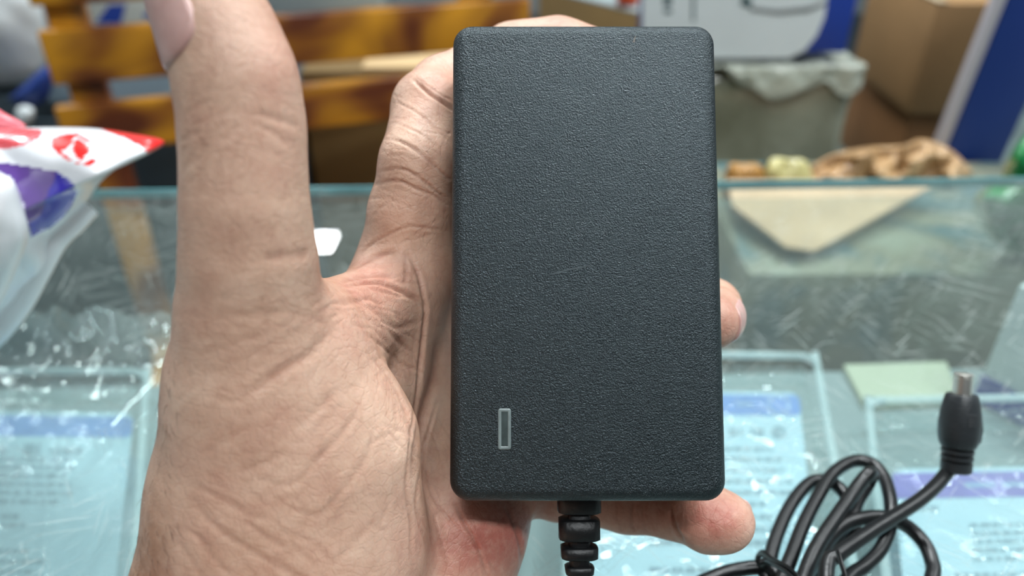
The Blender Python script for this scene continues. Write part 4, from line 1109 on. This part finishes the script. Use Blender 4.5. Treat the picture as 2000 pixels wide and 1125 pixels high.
t2, _, _ = corner_carton('brown_carton', 'lower brown carton under the other one behind the wrapped parcel', q0 + el.normalized() * .02, q0 + el + el.normalized() * .02, q0 + er, k0.z - .002, TZ, plain('red_kraft_board', (140, 98, 60), .75, .07, 9))
# blue panel with white edge, leaning a little
bl0 = at_y(1944, 0, .93); bl1 = at_y(1822, 306, .93); dv = (bl0 - bl1); s0_ = bl1 + dv * ((TZ - bl1.z) / dv.z); top_ = bl1 + dv * 1.9
panel = thing('display_board', 'tall dark blue panel with a pale edge leaning at the right', 'panel', s0_)
navy = plain('navy_panel', (24, 52, 120), .45, .06, 6); pale_e = plain('pale_panel_edge', (176, 172, 178), .4, .05, 10)
add_bm('face', box_bm(s0_ + Vector((.0155, .001, 0)), (.085, .012, 0), (-.002, .014, 0), top_ - s0_, .002), navy, panel, auto=35)
add_bm('edge_strip', box_bm(s0_, (.013, 0, 0), (-.001, .012, 0), top_ - s0_, .002), pale_e, panel, auto=35)
# carton on the table that carries crumpled paper
hz = at_y(1600, 500, .68).z
ol = NT('mottled_olive_board'); c = ol.coord(); q = ol.noise(c, 9, 3, .6, 1.5)
ol.set(**{'Base Color': ol.ramp(q, [(.36, (74, 104, 106)), (.5, (124, 124, 104)), (.66, (140, 146, 128))]), 'Roughness': .5}); olive = ol.m
t = thing('olive_box', 'olive grey flat box seen through the glass below the crumpled paper', 'box', (.40, .80, TZ))
box('body', (.43, .785, (TZ + hz) / 2), (.40, .28, hz - TZ), olive, t, .004)
sq = [(1420, 351, .80), (1842, 351, .80), (1640, 470, .69), (1590, 490, .665), (1536, 482, .665), (1432, 402, .74)]
V = [np.array(at_y(px, py, y)) for px, py, y in sq]; V += [p + np.array([0, .002, -.004]) for p in V]; n = len(sq)
solo('kraft_sheet', V, [tuple(range(n)), tuple(range(2 * n - 1, n - 1, -1))] + [(k, (k + 1) % n, (k + 1) % n + n, k + n) for k in range(n)], plain('pale_kraft_sheet', (206, 176, 142), .4, .12, 20, Coat_Weight=.5, Coat_Roughness=.15, bump=.004, bscale=30), 'pale brown kraft sheet sloping down behind the glass under the crumpled paper', 'paper', smooth=False)
paper = NT('crumpled_kraft_paper'); c = paper.coord(); q = paper.noise(c, 24, 3)
paper.set(**{'Base Color': paper.ramp(q, [(.3, (168, 130, 88)), (.7, (198, 162, 118))]), 'Roughness': .4, 'Coat Weight': .5, 'Coat Roughness': .15, 'Normal': paper.bump(paper.noise(c, 45, 3, .6, 1.2), .006)})
V, Fc, _ = pillow([(1418, 350), (1470, 344), (1560, 336), (1620, 304), (1690, 288), (1760, 284), (1800, 272), (1850, 288), (1884, 318), (1898, 345), (1850, 380), (1780, 420), (1640, 430), (1520, 420), (1440, 400)], .88, .030, 220, 40, crumple=.026, cs=34, seed=2)
V[:, 2] = np.maximum(V[:, 2], hz + .001)
solo('crumpled_paper', V, Fc, paper.m, 'crumpled shiny brown wrapping paper in a heap behind the glass edge', 'paper')
yel = plain('yellow_packet', (196, 188, 130), .35, .22, 30, Coat_Weight=.5); org = plain('orange_packet', (176, 130, 70), .35, .2, 30)
for pts, m_, lb, yy in (([(1480, 345), (1500, 318), (1540, 310), (1580, 322), (1600, 352), (1560, 380), (1500, 380)], yel, 'pale yellow crumpled packet left of the brown paper heap', .822), ([(1405, 350), (1420, 328), (1450, 320), (1490, 330), (1498, 352), (1460, 376), (1420, 376)], org, 'orange and yellow packet beside the right edge of the adapter', .822)):
    pts = [(a_, b_ if b_ < 345 else 420) for a_, b_ in pts]; V, Fc, _ = pillow(pts, yy, .013, 80, 14, crumple=.006, cs=30); V[:, 2] = np.maximum(V[:, 2], hz + .001)
    solo('packet', V, Fc, m_, lb, 'packet')
grn = plain('green_film', (20, 120, 60), .25, .35, 24, Coat_Weight=.8, Coat_Roughness=.1)
V, Fc, _ = pillow([(1952, 352), (1966, 316), (1990, 276), (2030, 250), (2100, 260), (2120, 330), (2130, 450), (2040, 500), (1950, 480), (1900, 400), (1925, 366)], .66, .035, 100, 20, crumple=.016, cs=26, seed=7)
solo('green_bag', V, Fc, grn, 'shiny green plastic bag at the right edge beside the blue panel', 'bag')
